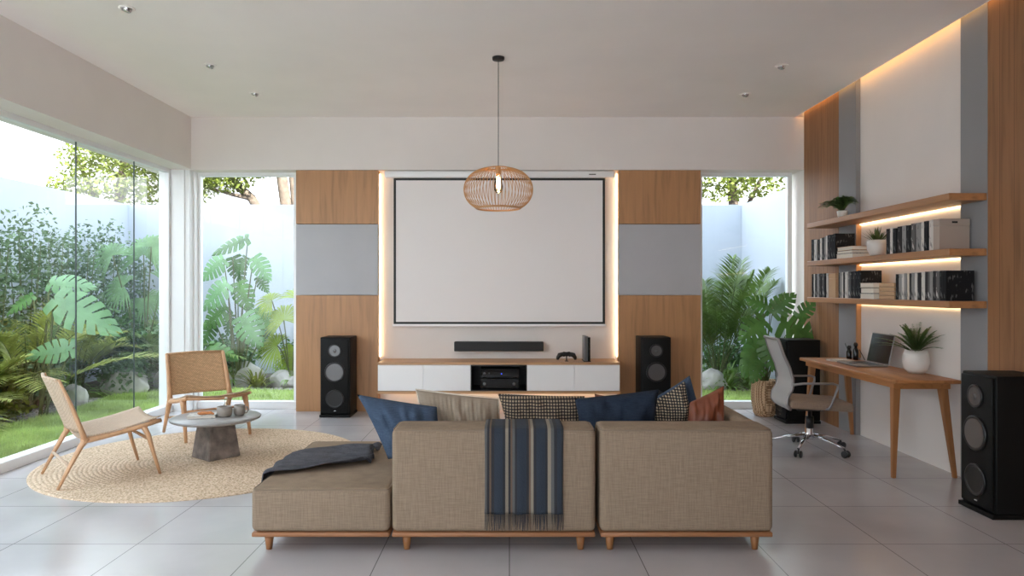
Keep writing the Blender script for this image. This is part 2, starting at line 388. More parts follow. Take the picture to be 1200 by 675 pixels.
rbox(bm, -4.2, XW, Y0-.2, Y0, 2.9, ZC); rbox(bm, -4.2, -3.7, Y0-.2, Y0, 0, 2.9); rbox(bm, .45, XW, Y0-.2, Y0, 0, 2.9); struct('wall_rear', bm, 'wall')
bm = B(); rbox(bm, -4.4, 8.5, Y0-.2, 8.8, ZC+.13, 7.3); rbox(bm, 3.62, 8.5, Y0-.2, 8.7, 0, ZC+.13); struct('upper_shade_block', bm, 'gwall')   # unseen storey and side wing, added to keep sun off the garden
bm = B()   # corner column with stepped mouldings
rbox(bm, -4.06, -3.70, 8.30, 8.66, 0, 2.80, .004, 1); rbox(bm, -3.70, -3.68, 8.38, 8.6, 0, 2.8); rbox(bm, -3.90, -3.76, 8.285, 8.30, 0, 2.8); rbox(bm, -3.955, -3.93, 8.26, 8.30, 0, 2.8)
struct('trim_1', bm, 'frame')
bm = B(); rbox(bm, XR-.052, XR-.05, Y0, YB, ZC-.002, ZC+.1); struct('trim_2', bm, 'ceil')
# cove light in the slot above the right wall
t = thing('cove_light', 'warm light strip hidden in the ceiling slot above the right wall', 'light strip', (XR-.049, 0, ZC+.05))
bm = B(); rbox(bm, 0, .008, Y0+.1, YB-.02, 0, .02); obj('light_strip', bm, 'ledc', t)

def window(name, x0, x1, y0, y1, z0, z1, joints, fw=.05, axis='x', nframe=True):
    bm = B()
    if axis == 'x':
        rbox(bm, x0-fw, x1+fw, y0, y1, z1, z1+.045, .003, 1); rbox(bm, x0-fw, x1+fw, y0-.02, y1+.02, 0, z0, .003, 1)
        rbox(bm, x0-fw, x0, y0, y1, z0, z1, .003, 1); rbox(bm, x1, x1+fw, y0, y1, z0, z1, .003, 1)
    else:
        rbox(bm, x0, x1, y0, y1, z1, z1+.045, .003, 1); rbox(bm, x0-.03, x1+.03, y0, y1, 0, z0, .003, 1)
        rbox(bm, x0, x1, y1-.045, y1, z0, z1, .003, 1); rbox(bm, x0, x1, y0, y0+.045, z0, z1, .003, 1)
    wo = struct(name, bm, 'frame')
    if axis == 'x':
        bm = B(); ym = (y0+y1)/2; poly(bm, [(x0, ym, z0), (x1, ym, z0), (x1, ym, z1), (x0, ym, z1)]); o = obj('window_pane', bm, 'glass', wo)
    else:
        xm = (x0+x1)/2; ys = [y0+.045]+joints+[y1-.045]
        for a, b_ in zip(ys, ys[1:]):
            bm = B(); poly(bm, [(xm, a+.002, z0), (xm, b_-.002, z0), (xm, b_-.002, z1), (xm, a+.002, z1)]); obj('window_pane', bm, 'glass', wo)
        for a in joints:
            bm = B(); rbox(bm, xm-.006, xm+.006, a-.004, a+.004, z0, z1); obj('glass_joint', bm, 'jointm', wo)
    return wo
window('window_1', XG-.03, XG+.03, .3, 8.30, .08, 2.755, [7.54-1.01*k for k in range(6, -1, -1)], axis='y')
window('window_2', -3.655, -2.55, YW, YW+.08, .085, 2.745, [])
window('window_3', 2.28, 3.29, YW, YW+.08, .085, 2.745, [])
window('added_rear_window', -3.65, .40, Y0-.12, Y0-.06, .08, 2.855, [])  # unseen glazing added behind the camera, narrowed so the right side stays darker

# back wall panels
def back_panel(x0, x1, label):
    t = thing('wall_panel', label, 'wall panel', ((x0+x1)/2, 8.35, 0), group='panelled strips beside the screen')
    h = (x1-x0)/2
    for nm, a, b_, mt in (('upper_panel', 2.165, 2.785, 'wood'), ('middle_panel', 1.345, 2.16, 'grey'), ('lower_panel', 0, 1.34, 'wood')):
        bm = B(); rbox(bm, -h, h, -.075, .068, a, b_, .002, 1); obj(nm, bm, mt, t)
        if nm != 'upper_panel': pass
    return t
back_panel(-2.465, -1.519, 'tall oak wall panel with grey middle, left of the projector screen')
back_panel(1.262, 2.209, 'tall oak wall panel with grey middle, right of the projector screen')
for x, s, lb in ((-1.519, 1, 'vertical warm light strip along the left edge of the screen recess'), (1.262, -1, 'vertical warm light strip along the right edge of the screen recess')):
    bm = B(); rbox(bm, 0 if s > 0 else -.008, .008 if s > 0 else 0, -.012, .0, .62, 2.76)
    o = obj('light_strip', bm, 'led'); o.location = (x+s*.001, 8.40, 0); tag(o, lb, 'light strip', 'recess light strips')
bm = B(); rbox(bm, -1.38, 1.15, 0, .01, 0, .012); o = obj('light_strip', bm, 'led'); o.location = (0, 8.36, .232); tag(o, 'warm light strip under the floating media console', 'light strip')

# right wall panels
def right_panel(nm, y0, y1, mt, label, z1=3.495):
    bm = B(); rbox(bm, 0, XW-XR-.001, y0, y1, 0, z1, .002, 1); o = obj(nm, bm, mt); o.location = (XR, 0, 0); tag(o, label, 'wall panel')
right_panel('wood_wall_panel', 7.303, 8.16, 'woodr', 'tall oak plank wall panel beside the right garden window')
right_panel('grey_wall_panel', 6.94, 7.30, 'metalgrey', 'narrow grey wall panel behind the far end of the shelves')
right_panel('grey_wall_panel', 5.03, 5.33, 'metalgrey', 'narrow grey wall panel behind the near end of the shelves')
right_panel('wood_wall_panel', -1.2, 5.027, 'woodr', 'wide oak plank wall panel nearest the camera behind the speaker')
bm = B(); rbox(bm, 0, .046, 0, .012, .75, 2.04); o = obj('edge_trim', bm, 'wood'); o.location = (XR, 6.927, 0); tag(o, 'thin oak edge strip between grey panel and white wall', 'trim')

# ================================================================== wall shelves and books
SH = [(2.09, 'topmost oak wall shelf, above the potted spiky plant'), (1.70, 'middle oak wall shelf holding the spiky plant pot'), (1.33, 'lowest oak wall shelf just above the desk')]
for z, lb in SH:
    t = thing('wall_shelf', lb, 'shelf', (XR, 6.22, z), group='oak shelves on the right wall')
    bm = B(); rbox(bm, -.269, -.001, -1.19, 1.21, -.05, 0, .003, 1); rbox(bm, -.0012, .045, -.885, .705, -.05, 0); obj('shelf_board', bm, 'woody', t)
    bm = B(); rbox(bm, .030, .042, -.88, .70, -.06, -.0505); obj('light_strip', bm, 'leds', t)

def book(y, z, w_, h_, d_, kind, label, group, lean=0, xf=3.115):
    bm = B(); c = .003
    rbox(bm, 0, d_, 0, c, 0, h_); rbox(bm, 0, d_, w_-c, w_, 0, h_); rbox(bm, -.001, c, 0, w_, 0, h_, .001, 1)
    rbox(bm, c, d_-.004, c, w_-c, .003, h_-.004, mi=1)
    o = obj('book', bm, [BK[kind], 'paper']); o.location = (xf, y, z+.0005); o.rotation_euler = (lean, 0, 0)
    return tag(o, label, 'book', group)
def row(y0, y1, z, kinds, phrase, group, hs=(.2, .25), d=(.15, .19)):
    # runs from y0 (far) down to y1 (near)
    rnd = random.Random(int(z*100)+int(y0*10)); ws = [rnd.uniform(.7, 1.3) for _ in kinds]; s = (y0-y1)/sum(ws); y = y0
    for i, (kk, w_) in enumerate(zip(kinds, ws)):
        w2 = w_*s*.97; y -= w_*s
        hh = hs[0]+(hs[1]-hs[0])*(.35*rnd.random()+.65*i/len(kinds))
        book(y, z, w2, hh, rnd.uniform(*d), kk, f'{kk} book, {ord_(i)} from the window end of the {phrase}', group, xf=3.115+rnd.uniform(0, .012))
row(7.40, 6.86, 1.70, ['black', 'white', 'charcoal', 'white', 'charcoal', 'grey', 'white', 'charcoal', 'black', 'black'], 'middle shelf\'s far row', 'upright books at the far end of the middle shelf', (.21, .25))
row(5.93, 5.285, 1.70, ['black', 'white', 'black', 'charcoal', 'grey', 'black', 'mottled', 'grey', 'white', 'black', 'white'], 'middle shelf\'s near row', 'upright books at the near end of the middle shelf', (.2, .235))
row(7.39, 7.03, 1.33, ['black', 'white', 'charcoal', 'grey', 'charcoal', 'mottled', 'black', 'white'], 'lowest shelf\'s far row', 'upright books at the far end of the lowest shelf', (.235, .24))
row(6.80, 6.36, 1.33, ['charcoal', 'grey', 'white', 'black', 'white', 'mottled', 'black', 'charcoal', 'black', 'black'], 'lowest shelf\'s centre row', 'upright books in the centre of the lowest shelf', (.235, .25))
row(5.80, 5.12, 1.33, ['black', 'grey', 'white', 'grey', 'cream', 'charcoal', 'grey', 'white', 'charcoal', 'white', 'charcoal', 'mottled', 'grey', 'charcoal', 'mottled', 'black', 'black'], 'lowest shelf\'s near row', 'upright books at the near end of the lowest shelf', (.2, .225), (.17, .22))
def lying(y0, y1, z, t_, kind, label, x0=3.10, x1=3.30):
    bm = B(); c = .003
    rbox(bm, 0, x1-x0, 0, y1-y0, 0, c); rbox(bm, 0, x1-x0, 0, y1-y0, t_-c, t_); rbox(bm, x1-x0-c, x1-x0, 0, y1-y0, 0, t_)
    rbox(bm, .004, x1-x0-c, .004, y1-y0-.004, c, t_-c, mi=1)
    o = obj('book', bm, [BK[kind] if kind in BK else M[kind], 'paper']); o.location = (x0, y0, z+.0005); return tag(o, label, 'book', 'books lying in small piles')
lying(6.48, 6.80, 1.70, .04, 'white', 'white book lying at the bottom of the middle shelf pile')
lying(6.49, 6.79, 1.741, .028, 'charcoal', 'charcoal book lying in the middle of the middle shelf pile')
lying(6.48, 6.78, 1.770, .035, 'tan', 'tan book lying on top of the middle shelf pile')
lying(6.10, 6.34, 1.33, .045, 'white', 'white book lying at the bottom of the lowest shelf pile')
lying(6.11, 6.33, 1.376, .05, 'black', 'black book lying in the middle of the lowest shelf pile')
lying(6.11, 6.34, 1.427, .04, 'cream', 'cream book lying on top of the lowest shelf pile')
def storage(y0, y1, z, h_, mt, label, x0=3.12, x1=3.34, slots=True):
    t = thing('storage_box', label, 'box', ((x0+x1)/2, (y0+y1)/2, z+.0005)); w_, d_ = (x1-x0)/2, (y1-y0)/2
    bm = B(); rbox(bm, -w_, w_, -d_, d_, 0, h_*.78, .002, 1); obj('box_body', bm, mt, t)
    bm = B(); rbox(bm, -w_-.001, w_+.001, -d_-.001, d_+.001, h_*.785, h_, .002, 1); obj('box_lid', bm, mt, t)
    bm = B(); rbox(bm, -.02, .02, -d_-.004, -d_, h_*.86, h_*.92, .001, 1); obj('label_holder', bm, 'black', t)
    return t
storage(5.20, 5.278, 1.70, .225, 'beigebox', 'beige lidded storage box at near end of the middle shelf')
storage(6.86, 7.01, 1.33, .235, 'tan', 'tan storage box beside the far row on the lowest shelf')
t = thing('wooden_box', 'low slatted wooden box between book rows on the lowest shelf', 'box', (3.23, 5.95, 1.3305))
for k in range(4):
    bm = B(); rbox(bm, -.1, .1, -.12, .12, k*.034, k*.034+.031, .002, 1); obj('slat', bm, 'tan', t)

# ------------------------------------------------------------------ plant helpers
def leaf_monstera(bm, base, tip, nrm, wd, cuts=6, droop=.12, mi=0, cup=.12):
    base, tip = Vector(base), Vector(tip); ax = tip-base; L = ax.length; ax.normalize()
    nrm = Vector(nrm); nrm = (nrm-ax*nrm.dot(ax)).normalized(); sd = ax.cross(nrm)
    def P(t_, s):   # t along, s across (-1..1 of full width)
        bulge = math.sin(PI*min(1, max(0, (t_+.12)/1.16))**.8)
        hw = wd*.5*max(.02, bulge)
        back = -.16*abs(s)*(1-t_)*L*.9
        return base+ax*(t_*L+back+abs(s)*.10*L*(1 if t_ > .2 else 0))+sd*(s*hw)+nrm*(-cup*abs(s)**2*wd*.5-droop*L*t_**2)
    nseg = cuts*4
    for s in (-1, 1):
        prev = None
        for i in range(cuts):
            t0 = i/cuts; t1 = (i+1)/cuts; gap = .30/cuts if i < cuts-1 else 0
            inner = .24
            ts = [t0, (t0+t1)/2, t1]
            for a, b_ in zip(ts, ts[1:]):
                q = [P(a, 0), P(b_, 0), P(b_, s*inner), P(a, s*inner)]
                poly(bm, q if s > 0 else q[::-1], mi, True)
            # finger from inner to rim
            a0, b0 = t0+gap*.2, t1-gap*.25; a1, b1 = t0+gap*.55, t1-gap*.45
            sw = .06
            for (sa, sb) in ((inner, .68), (.68, .97)):
                la = (sa-inner)/(1-inner); lb = (sb-inner)/(1-inner)
                ta, tb = a0+(a1-a0)*la+sw*la, b0+(b1-b0)*la+sw*la
                ua, ub = a0+(a1-a0)*lb+sw*lb, b0+(b1-b0)*lb+sw*lb
                if sb > .9: ua += .03/cuts; ub -= .02/cuts
                q = [P(min(1, ta), s*sa), P(min(1, tb), s*sa), P(min(1, ub), s*sb), P(min(1, ua), s*sb)]
                poly(bm, q if s > 0 else q[::-1], mi, True)
def blade(bm, p, d, L, w_, droop=.5, seg=5, mi=0, up=Vector((0, 0, 1)), fold=0):
    p = Vector(p); d = Vector(d).normalized(); side = d.cross(up)
    if side.length < .01: side = Vector((1, 0, 0))
    side.normalize(); prev = None
    for i in range(seg+1):
        t_ = i/seg; q = p+d*L*t_*(1-.15*droop*t_)-Vector((0, 0, 1))*droop*L*t_*t_*.6
        ww = w_*.5*(min(1, t_*5+.35))*(1-t_**2.2)+.0004
        cur = (bm.verts.new(q-side*ww), bm.verts.new(q+side*ww))
        if prev: f = bm.faces.new((prev[0], prev[1], cur[1], cur[0])); f.smooth = True; f.material_index = mi
        prev = cur
def frond(bm, p, d, L, nl, ll, lw, droop=.7, mi=0, stem_mi=1, rr=.006, rnd=random, vee=.5, start=.2):
    p = Vector(p); d = Vector(d).normalized(); pts = []
    for i in range(13):
        t_ = i/12; pts.append(p+d*L*t_-Vector((0, 0, 1))*droop*L*t_*t_*.55)
    tube(bm, pts, [rr*(1-.8*i/12) for i in range(13)], 5, mi=stem_mi)
    for j in range(nl):
        t_ = start+(1-start)*j/(nl-1); k = t_*12; i = min(11, int(k)); q = pts[i].lerp(pts[i+1], k-i)
        tg = (pts[i+1]-pts[i]).normalized(); side = tg.cross(Vector((0, 0, 1)))
        if side.length < .05: side = Vector((1, 0, 0))
        side.normalize(); up = side.cross(tg)
        l2 = ll*(math.sin(PI*(.12+.80*t_))**.7)
        for s in (-1, 1):
            dd = tg*.75+side*s*.9+up*vee*.5+Vector((rnd.uniform(-.1, .1), rnd.uniform(-.1, .1), rnd.uniform(-.1, .1)))
            blade(bm, q, dd, l2*rnd.uniform(.85, 1.1), lw, .35, 3, mi)
def fan_leaf(bm, c, nrm, R, n=22, spread=5.2, updir=None, mi=0, droop=.25, rnd=random):
    c = Vector(c); nrm = Vector(nrm).normalized(); u = Vector(updir or (0, 0, 1)); u = (u-nrm*u.dot(nrm)).normalized(); v = nrm.cross(u)
    for k in range(n):
        a = -spread/2+spread*k/(n-1); d = u*math.cos(a)+v*math.sin(a); pa = -u*math.sin(a)+v*math.cos(a)
        da = spread/(n-1)/2; L = R*(.82+.18*math.cos(a*.6))*rnd.uniform(.93, 1.04); prev = None
        for i in range(6):
            t_ = i/5; r = L*t_; hw = math.tan(da)*r if t_ < .55 else math.tan(da)*L*.55*(1-((t_-.55)/.45)**1.4)
            q = c+d*r-Vector((0, 0, 1))*droop*L*t_**3+nrm*.02*L*(1 if k % 2 else -1)*t_
            cur = (bm.verts.new(q-pa*hw), bm.verts.new(q+pa*hw))
            if prev: f = bm.faces.new((prev[0], prev[1], cur[1], cur[0])); f.material_index = mi
            prev = cur
def leafcloud(bm, c, rx, ry, rz, n, s, mi=0, rnd=random, shell=.5):
    c = Vector(c)
    for _ in range(n):
        while True:
            v = Vector((rnd.uniform(-1, 1), rnd.uniform(-1, 1), rnd.uniform(-1, 1)))
            if shell < v.length < 1: break
        p = c+Vector((v.x*rx, v.y*ry, v.z*rz)); d = Vector((rnd.uniform(-1, 1), rnd.uniform(-1, 1), rnd.uniform(-.8, .6))).normalized()
        sd = d.orthogonal().normalized(); sd.rotate(Matrix.Rotation(rnd.uniform(0, 6), 3, d)); l = s*rnd.uniform(.7, 1.3); w_ = l*.26
        poly(bm, [p, p+d*l*.45+sd*w_, p+d*l, p+d*l*.45-sd*w_], mi)
# ================================================================== speakers
def make_speaker(label):
    t = thing('tower_speaker', label, 'speaker', (0, 0, 0), 0, 'black tower speakers')
    bm = B(); rbox(bm, -.165, .165, -.14, .20, .03, .88, .008, 3); obj('cabinet', bm, 'spk', t)
    bm = B(); rbox(bm, -.17, .17, -.165, .205, 0, .029, .004, 2); obj('plinth', bm, 'spk', t)
    bm = B(); rbox(bm, -.150, .150, -.158, -.1405, .045, .865, .006, 2); fp = obj('front_baffle', bm, 'spk', t)
    R = Matrix.Rotation(PI/2, 4, 'X')
    def disc(nm, z, prof, mt, par):
        bm = B(); lathe(bm, prof, 40, M4=Matrix.Translation((0, -.158, z)) @ R); return obj(nm, bm, mt, par)
    tw = disc('tweeter', .735, [(.074, -.002), (.074, .010), (.066, .014), (.058, .010), (.040, .003), (.024, .002)], 'conering', t)
    disc('tweeter_horn', .735, [(.058, .0105), (.05, .004), (.03, .001), (.022, .001), (.022, .010), (.012, .014), (0, .015)], 'cone', tw)
    wf = disc('woofer', .500, [(.112, -.002), (.112, .010), (.104, .018), (.092, .014), (.086, .006)], 'conering', t)
    disc('woofer_cone', .500, [(.092, .015), (.082, .012), (.06, .003), (.034, -.001), (.033, .004), (.02, .012), (0, .016)], 'cone', wf)
    pt = disc('bass_port', .205, [(.100, -.002), (.100, .010), (.090, .014), (.078, .006), (.074, .0)], 'conering', t)
    disc('port_opening', .205, [(.080, .008), (.072, .0005), (0, .0002)], 'black', pt)
    bm = B(); rbox(bm, -.014, .014, -.1605, -.158, .070, .078, .001, 1); obj('badge', bm, 'silver', t)
    return t
sp1 = make_speaker('black tower speaker in front of the left oak panel'); sp1.location = (-1.92, 8.04, 0)
dup(sp1, (1.615, 8.04, 0), 0, 'black tower speaker in front of the right oak panel, behind the sofa cushions')
dup(sp1, (3.125, 4.56, 0), -PI/2, 'black tower speaker nearest the camera, at the right edge beside the desk')
s4 = dup(sp1, (3.06, 7.68, 0), -PI/2, 'black speaker cabinet behind the office chair and the far desk end')

# ================================================================== media console
t = thing('media_console', 'floating white media console with oak top below the projector screen', 'media console', (-.118, 8.18, .25))
x0, x1 = -1.345, 1.345; yf, yb = -.23, .235
bm = B(); rbox(bm, x0, x1, yf, yb, .322, .348, .002, 1); obj('top', bm, 'woodx', t)
bm = B(); rbox(bm, x0, x1, yf, yb, 0, .03, .002, 1); obj('base_board', bm, 'woodx', t)
nx0, nx1 = -.300, .300
bm = B()
rbox(bm, x0+.002, nx0-.012, yf+.02, yb, .031, .321); rbox(bm, nx1+.012, x1-.002, yf+.02, yb, .031, .321); rbox(bm, nx0-.0115, nx1+.0115, yb-.01, yb, .031, .321)
obj('carcass', bm, 'whitelac', t)
bm = B(); rbox(bm, nx0-.011, nx0-.001, yf, yb-.011, .031, .321); rbox(bm, nx1+.001, nx1+.011, yf, yb-.011, .031, .321); rbox(bm, nx0, nx1, yf, yb-.011, .306, .321); rbox(bm, nx0, nx1, yf, yb-.011, .031, .042); rbox(bm, nx0, nx1, yb-.02, yb-.011, .042, .306)
obj('niche', bm, 'black', t)
for a, b_ in ((x0+.003, -.839), (-.835, nx0-.013), (nx1+.013, .834), (.838, x1-.003)):
    bm = B(); rbox(bm, a, b_, yf, yf+.018, .034, .318, .002, 1); obj('door', bm, 'whitelac', t)
def av(z, label, knobs, h_):
    t = thing('stereo_receiver', label, 'receiver', (-.108, 8.16, z))
    bm = B(); rbox(bm, -.215, .215, -.15, .15, .012, h_, .004, 2); obj('case', bm, 'blackpl', t)
    bm = B(); rbox(bm, -.212, .212, -.156, -.1502, .016, h_-.004, .002, 1); obj('front_panel', bm, 'blackg', t)
    for kx, r in knobs:
        bm = B(); lathe(bm, [(r, 0), (r, .012), (r*.85, .014), (0, .014)], 20, M4=Matrix.Translation((kx, -.156, h_*.52)) @ Matrix.Rotation(PI/2, 4, 'X')); obj('knob', bm, 'cone', t)
    for sx_ in (-.17, .17):
        bm = B(); rbox(bm, sx_-.02, sx_+.02, -.12, -.08, 0, .012); rbox(bm, sx_-.02, sx_+.02, .08, .12, 0, .012); obj('foot', bm, 'black', t)
    return t
r1 = av(.2925, 'lower black amplifier with two knobs in the console niche', [(-.17, .018), (.16, .018)], .118)
r2 = av(.4115, 'upper black receiver with a small blue light in the console niche', [(-.17, .014), (-.12, .009)], .112)
bm = B(); lathe(bm, [(.006, 0), (.006, .003), (0, .003)], 12, M4=Matrix.Translation((.02, -.156, .055)) @ Matrix.Rotation(PI/2, 4, 'X')); obj('power_light', bm, 'bluedot', r2)
# soundbar on the wall
t = thing('soundbar', 'long black soundbar on the wall above the console', 'soundbar', (-.123, YR, .69))
bm = B(); rbox(bm, -.52, .52, -.10, -.002, 0, .11, .008, 3); obj('body', bm, 'blackpl', t)
bm = B(); rbox(bm, -.51, .51, -.104, -.1005, .008, .102, .001, 1); obj('grille', bm, 'black', t)
# game controller
t = thing('game_controller', 'black game controller standing on the console top', 'game controller', (.645, 8.10, .5985))
bm = B(); tube(bm, [(-.055, 0, .075), (-.03, 0, .082), (0, 0, .078), (.03, 0, .082), (.055, 0, .075)], [.020, .026, .024, .026, .020], 12)
for s in (-1, 1): tube(bm, [(s*.045, 0, .078), (s*.078, 0, .070), (s*.097, .004, .040), (s*.102, .006, .016)], [.024, .027, .021, .0135], 12)
obj('body', bm, 'blackpl', t)
for s in (-1, 1):
    bm = B(); lathe(bm, [(.006, 0), (.006, .016), (.011, .018), (.011, .022), (0, .023)], 16, M4=Matrix.Translation((s*.032, -.018, .064)) @ Matrix.Rotation(PI/2, 4, 'X')); obj('thumb_stick', bm, 'black', t)
bm = B(); rbox(bm, -.02, .02, -.035, .02, .0, .006, .002, 1); rbox(bm, -.006, .006, -.005, .005, .005, .062); obj('stand', bm, 'black', t)
# games console standing upright
t = thing('game_console', 'slim upright black game console at the right of the console top', 'game console', (.868, 8.13, .5985))
bm = B(); rbox(bm, -.030, .008, -.12, .12, .01, .285, .003, 2); obj('side_shell', bm, 'cone', t)
bm = B(); rbox(bm, .009, .036, -.125, .12, .01, .275, .003, 2); obj('body', bm, 'blackg', t)
bm = B(); rbox(bm, -.038, .044, -.11, .11, 0, .0098, .002, 1); obj('foot', bm, 'black', t)
# projector screen
t = thing('projector_screen', 'large white pull-down projector screen with black border', 'projector screen', (-.118, 8.36, 1.0))
bm = B(); rbox(bm, -1.33, 1.34, -.05, .058, 1.708, 1.782, .006, 2); obj('housing', bm, 'whitelac', t)
bm = B(); rbox(bm, 1.04, 1.12, -.053, -.0503, 1.738, 1.748); obj('housing_badge', bm, 'black', t)
bm = B(); rbox(bm, -1.205, 1.205, 0, .004, .03, 1.68); obj('screen_fabric', bm, 'screen', t)
bm = B()
for a in ((-1.232, -1.205, .005, 1.706), (1.205, 1.232, .005, 1.706), (-1.205, 1.205, .005, .030), (-1.205, 1.205, 1.680, 1.706)): rbox(bm, a[0], a[1], -.002, .004, a[2], a[3])
obj('black_border', bm, 'black', t)
bm = B(); rbox(bm, -1.245, 1.245, -.01, .014, -.022, .004, .004, 2); obj('bottom_bar', bm, 'whitelac', t)

# ================================================================== pendant lamp
t = thing('pendant_lamp', 'rattan cage pendant lamp hanging over the sofa', 'lamp', (-.095, 6.14, 2.10))
bm = B(); lathe(bm, [(0, 1.275), (.05, 1.276), (.052, 1.285), (.052, 1.2995), (0, 1.2998)][::-1], 28); obj('ceiling_rose', bm, 'black', t)
bm = B(); tube(bm, [(0, 0, 1.28), (0, 0, .36)], .003, 6); obj('cable', bm, 'black', t)
sh = B(); prof = []
for i in range(25):
    a = -PI/2*.62+(PI*.62/2+PI/2*.88)*i/24
    prof.append((.296*math.cos(a)**.75, .165+.190*math.sin(a)))
for k in range(60):
    a = 2*PI*k/60; tube(sh, [(r*math.cos(a), r*math.sin(a), z) for r, z in prof], .0026, 5, cap=False)
shade = obj('lamp_shade', sh, 'rattanshade', t)
for (r, z), q in ((prof[0], .006), (prof[-1], .005), ((prof[0][0]*.96, prof[0][1]-.006), .004)):
    bm = B(); tube(bm, [(r*math.cos(2*PI*j/48), r*math.sin(2*PI*j/48), z) for j in range(48)], q, 8, closed=True); obj('ring', bm, 'rattanshade', shade)
bm = B(); lathe(bm, [(0, .37), (.012, .37), (.022, .355), (.022, .30), (.016, .295), (0, .295)][::-1], 20); obj('socket', bm, 'rattanshade', t)
bm = B(); lathe(bm, [(0, .135), (.02, .14), (.036, .165), (.040, .195), (.032, .235), (.018, .27), (.014, .294)], 24); bl_ = obj('bulb', bm, 'bulb', t)
bm = B(); tube(bm, [(-.010, 0, .28), (-.012, 0, .18), (-.004, 0, .26), (.004, 0, .18), (.012, 0, .26), (.010, 0, .17)], .003, 6); tube(bm, [(0, -.012, .27), (0, 0, .165), (0, .012, .27)], .003, 6); obj('filament', bm, 'fil', bl_)

# downlights
def downlight(x, y, label):
    t = thing('ceiling_spotlight', label, 'spotlight', (x, y, ZC), group='recessed ceiling spotlights')
    bm = B(); lathe(bm, [(.035, -.001), (.055, -.001), (.055, -.006), (.040, -.010), (.036, -.004)], 28, cap=False); obj('trim_ring', bm, 'ceil', t)
    bm = B(); lathe(bm, [(0, -.001), (.037, -.001)][::-1], 28, cap=False); obj('recess', bm, 'cone', t)
    bm = B(); lathe(bm, [(0, -.028), (.026, -.028), (.032, -.020), (.034, -.002)], 24, cap=False, M4=Matrix.Rotation(.35, 4, 'Y')); obj('lamp_head', bm, 'silver', t)
for x, y, lb in ((-2.70, 5.06, 'recessed ceiling spotlight nearest the camera on the left side'), (-2.65, 6.35, 'recessed ceiling spotlight in the middle of the left row'), (-2.58, 7.27, 'recessed ceiling spotlight farthest back in the left row'),
                 (2.42, 6.37, 'recessed ceiling spotlight nearer the camera on the right side'), (2.40, 7.29, 'recessed ceiling spotlight farthest back on the right side')): downlight(x, y, lb)

# ================================================================== rug
bm = B(); R = 1.244; nr = 38; prof = [(0, .008)]
for i in range(nr):
    for q in (.15, .5, .85, 1.0): prof.append((R*(i+q)/nr, .006+.006*math.sin(PI*q)**.6 if q < 1 else .006))
prof.append((R, 0)); lathe(bm, prof[::-1], 128, cap=False); o = obj('round_rug', bm, 'rug'); o.location = (-2.53, 5.98, .0005)
tag(o, 'large round braided jute rug under the lounge chairs and stone table', 'rug')
RZ = .0125
# stone coffee table
t = thing('coffee_table', 'round grey stone coffee table on the jute rug', 'coffee table', (-2.46, 6.01, RZ))
bm = B(); b2 = bmesh.new(); ang = math.radians(51)
def sq(s, z): return [b2.verts.new((s*math.cos(ang+PI/4+k*PI/2), s*math.sin(ang+PI/4+k*PI/2), z)) for k in range(4)]
r0, r1_ = sq(.20, 0), sq(.150, .305)
for k in range(4): b2.faces.new((r0[k], r0[(k+1) % 4], r1_[(k+1) % 4], r1_[k]))
b2.faces.new(r0[::-1]); b2.faces.new(r1_); bmesh.ops.bevel(b2, geom=b2.edges[:], offset=.006, segments=2, affect='EDGES'); merge(bm, b2); obj('base', bm, 'stone', t)
bm = B(); lathe(bm, [(0, .306), (.33, .306), (.355, .316), (.36, .328), (.352, .335), (0, .335)], 64); obj('tabletop', bm, 'stonetop', t)
TZ = RZ+.3355
t = thing('book', 'white paperback lying on the stone coffee table', 'book', (-2.56, 5.98, TZ), .25)
bm = B(); rbox(bm, -.11, .11, -.08, .08, 0, .003); rbox(bm, -.11, .11, -.08, .08, .019, .022); rbox(bm, .107, .11, -.08, .08, 0, .022); obj('cover', bm, BK['white'], t)
bm = B(); rbox(bm, -.105, .1065, -.076, .076, .0031, .0189); obj('pages', bm, 'paper', t)
bm = B(); lathe(bm, [(0, 0), (.035, 0), (.045, .006), (.042, .016), (.02, .022), (0, .023)], 20); o = obj('pastry', bm, 'orange'); o.location = (-2.56, 5.99, TZ+.0225); tag(o, 'small brown pastry on the white book on the coffee table', 'pastry')
bm = B(); tube(bm, [(-.05, 0, .012), (-.02, .01, .02), (.02, .01, .02), (.05, 0, .012)], [.006, .013, .013, .006], 10); o = obj('pastry', bm, 'orange'); o.location = (-2.50, 5.94, TZ+.0195); tag(o, 'second, longer brown pastry nearest the mugs on the white book', 'pastry')
def mug(x, y, r, h_, label, rz, spoon=False):
    t = thing('mug', label, 'mug', (x, y, TZ), rz, 'stoneware mugs on the coffee table')
    bm = B(); lathe(bm, [(0, 0), (r*.7, 0), (r*.95, h_*.15), (r, h_*.5), (r*.96, h_), (r*.88, h_), (r*.9, h_*.5), (r*.7, .012), (0, .01)], 28); obj('cup', bm, 'potgrey', t)
    bm = B(); tube(bm, [(r*.9, 0, h_*.8), (r*1.35, 0, h_*.78), (r*1.55, 0, h_*.5), (r*1.3, 0, h_*.25), (r*.9, 0, h_*.22)], .007, 8); obj('handle', bm, 'potgrey', t)
mug(-2.385, 6.00, .062, .085, 'larger round grey mug beside the white book on the coffee table', 2.2)
mug(-2.29, 6.08, .048, .085, 'smaller darker mug behind the larger mug on the coffee table', 0)
t = thing('glass_bottle', 'small clear glass bottle behind the mugs on the coffee table', 'bottle', (-2.42, 6.12, TZ))
bm = B(); lathe(bm, [(0, .002), (.022, .002), (.024, .07), (.010, .09), (.009, .13), (.012, .132)], 20, cap=False); obj('bottle_body', bm, 'bulb', t)
bm = B(); lathe(bm, [(0, .13), (.011, .13), (.011, .145), (0, .146)], 14); obj('stopper', bm, 'potw', t)

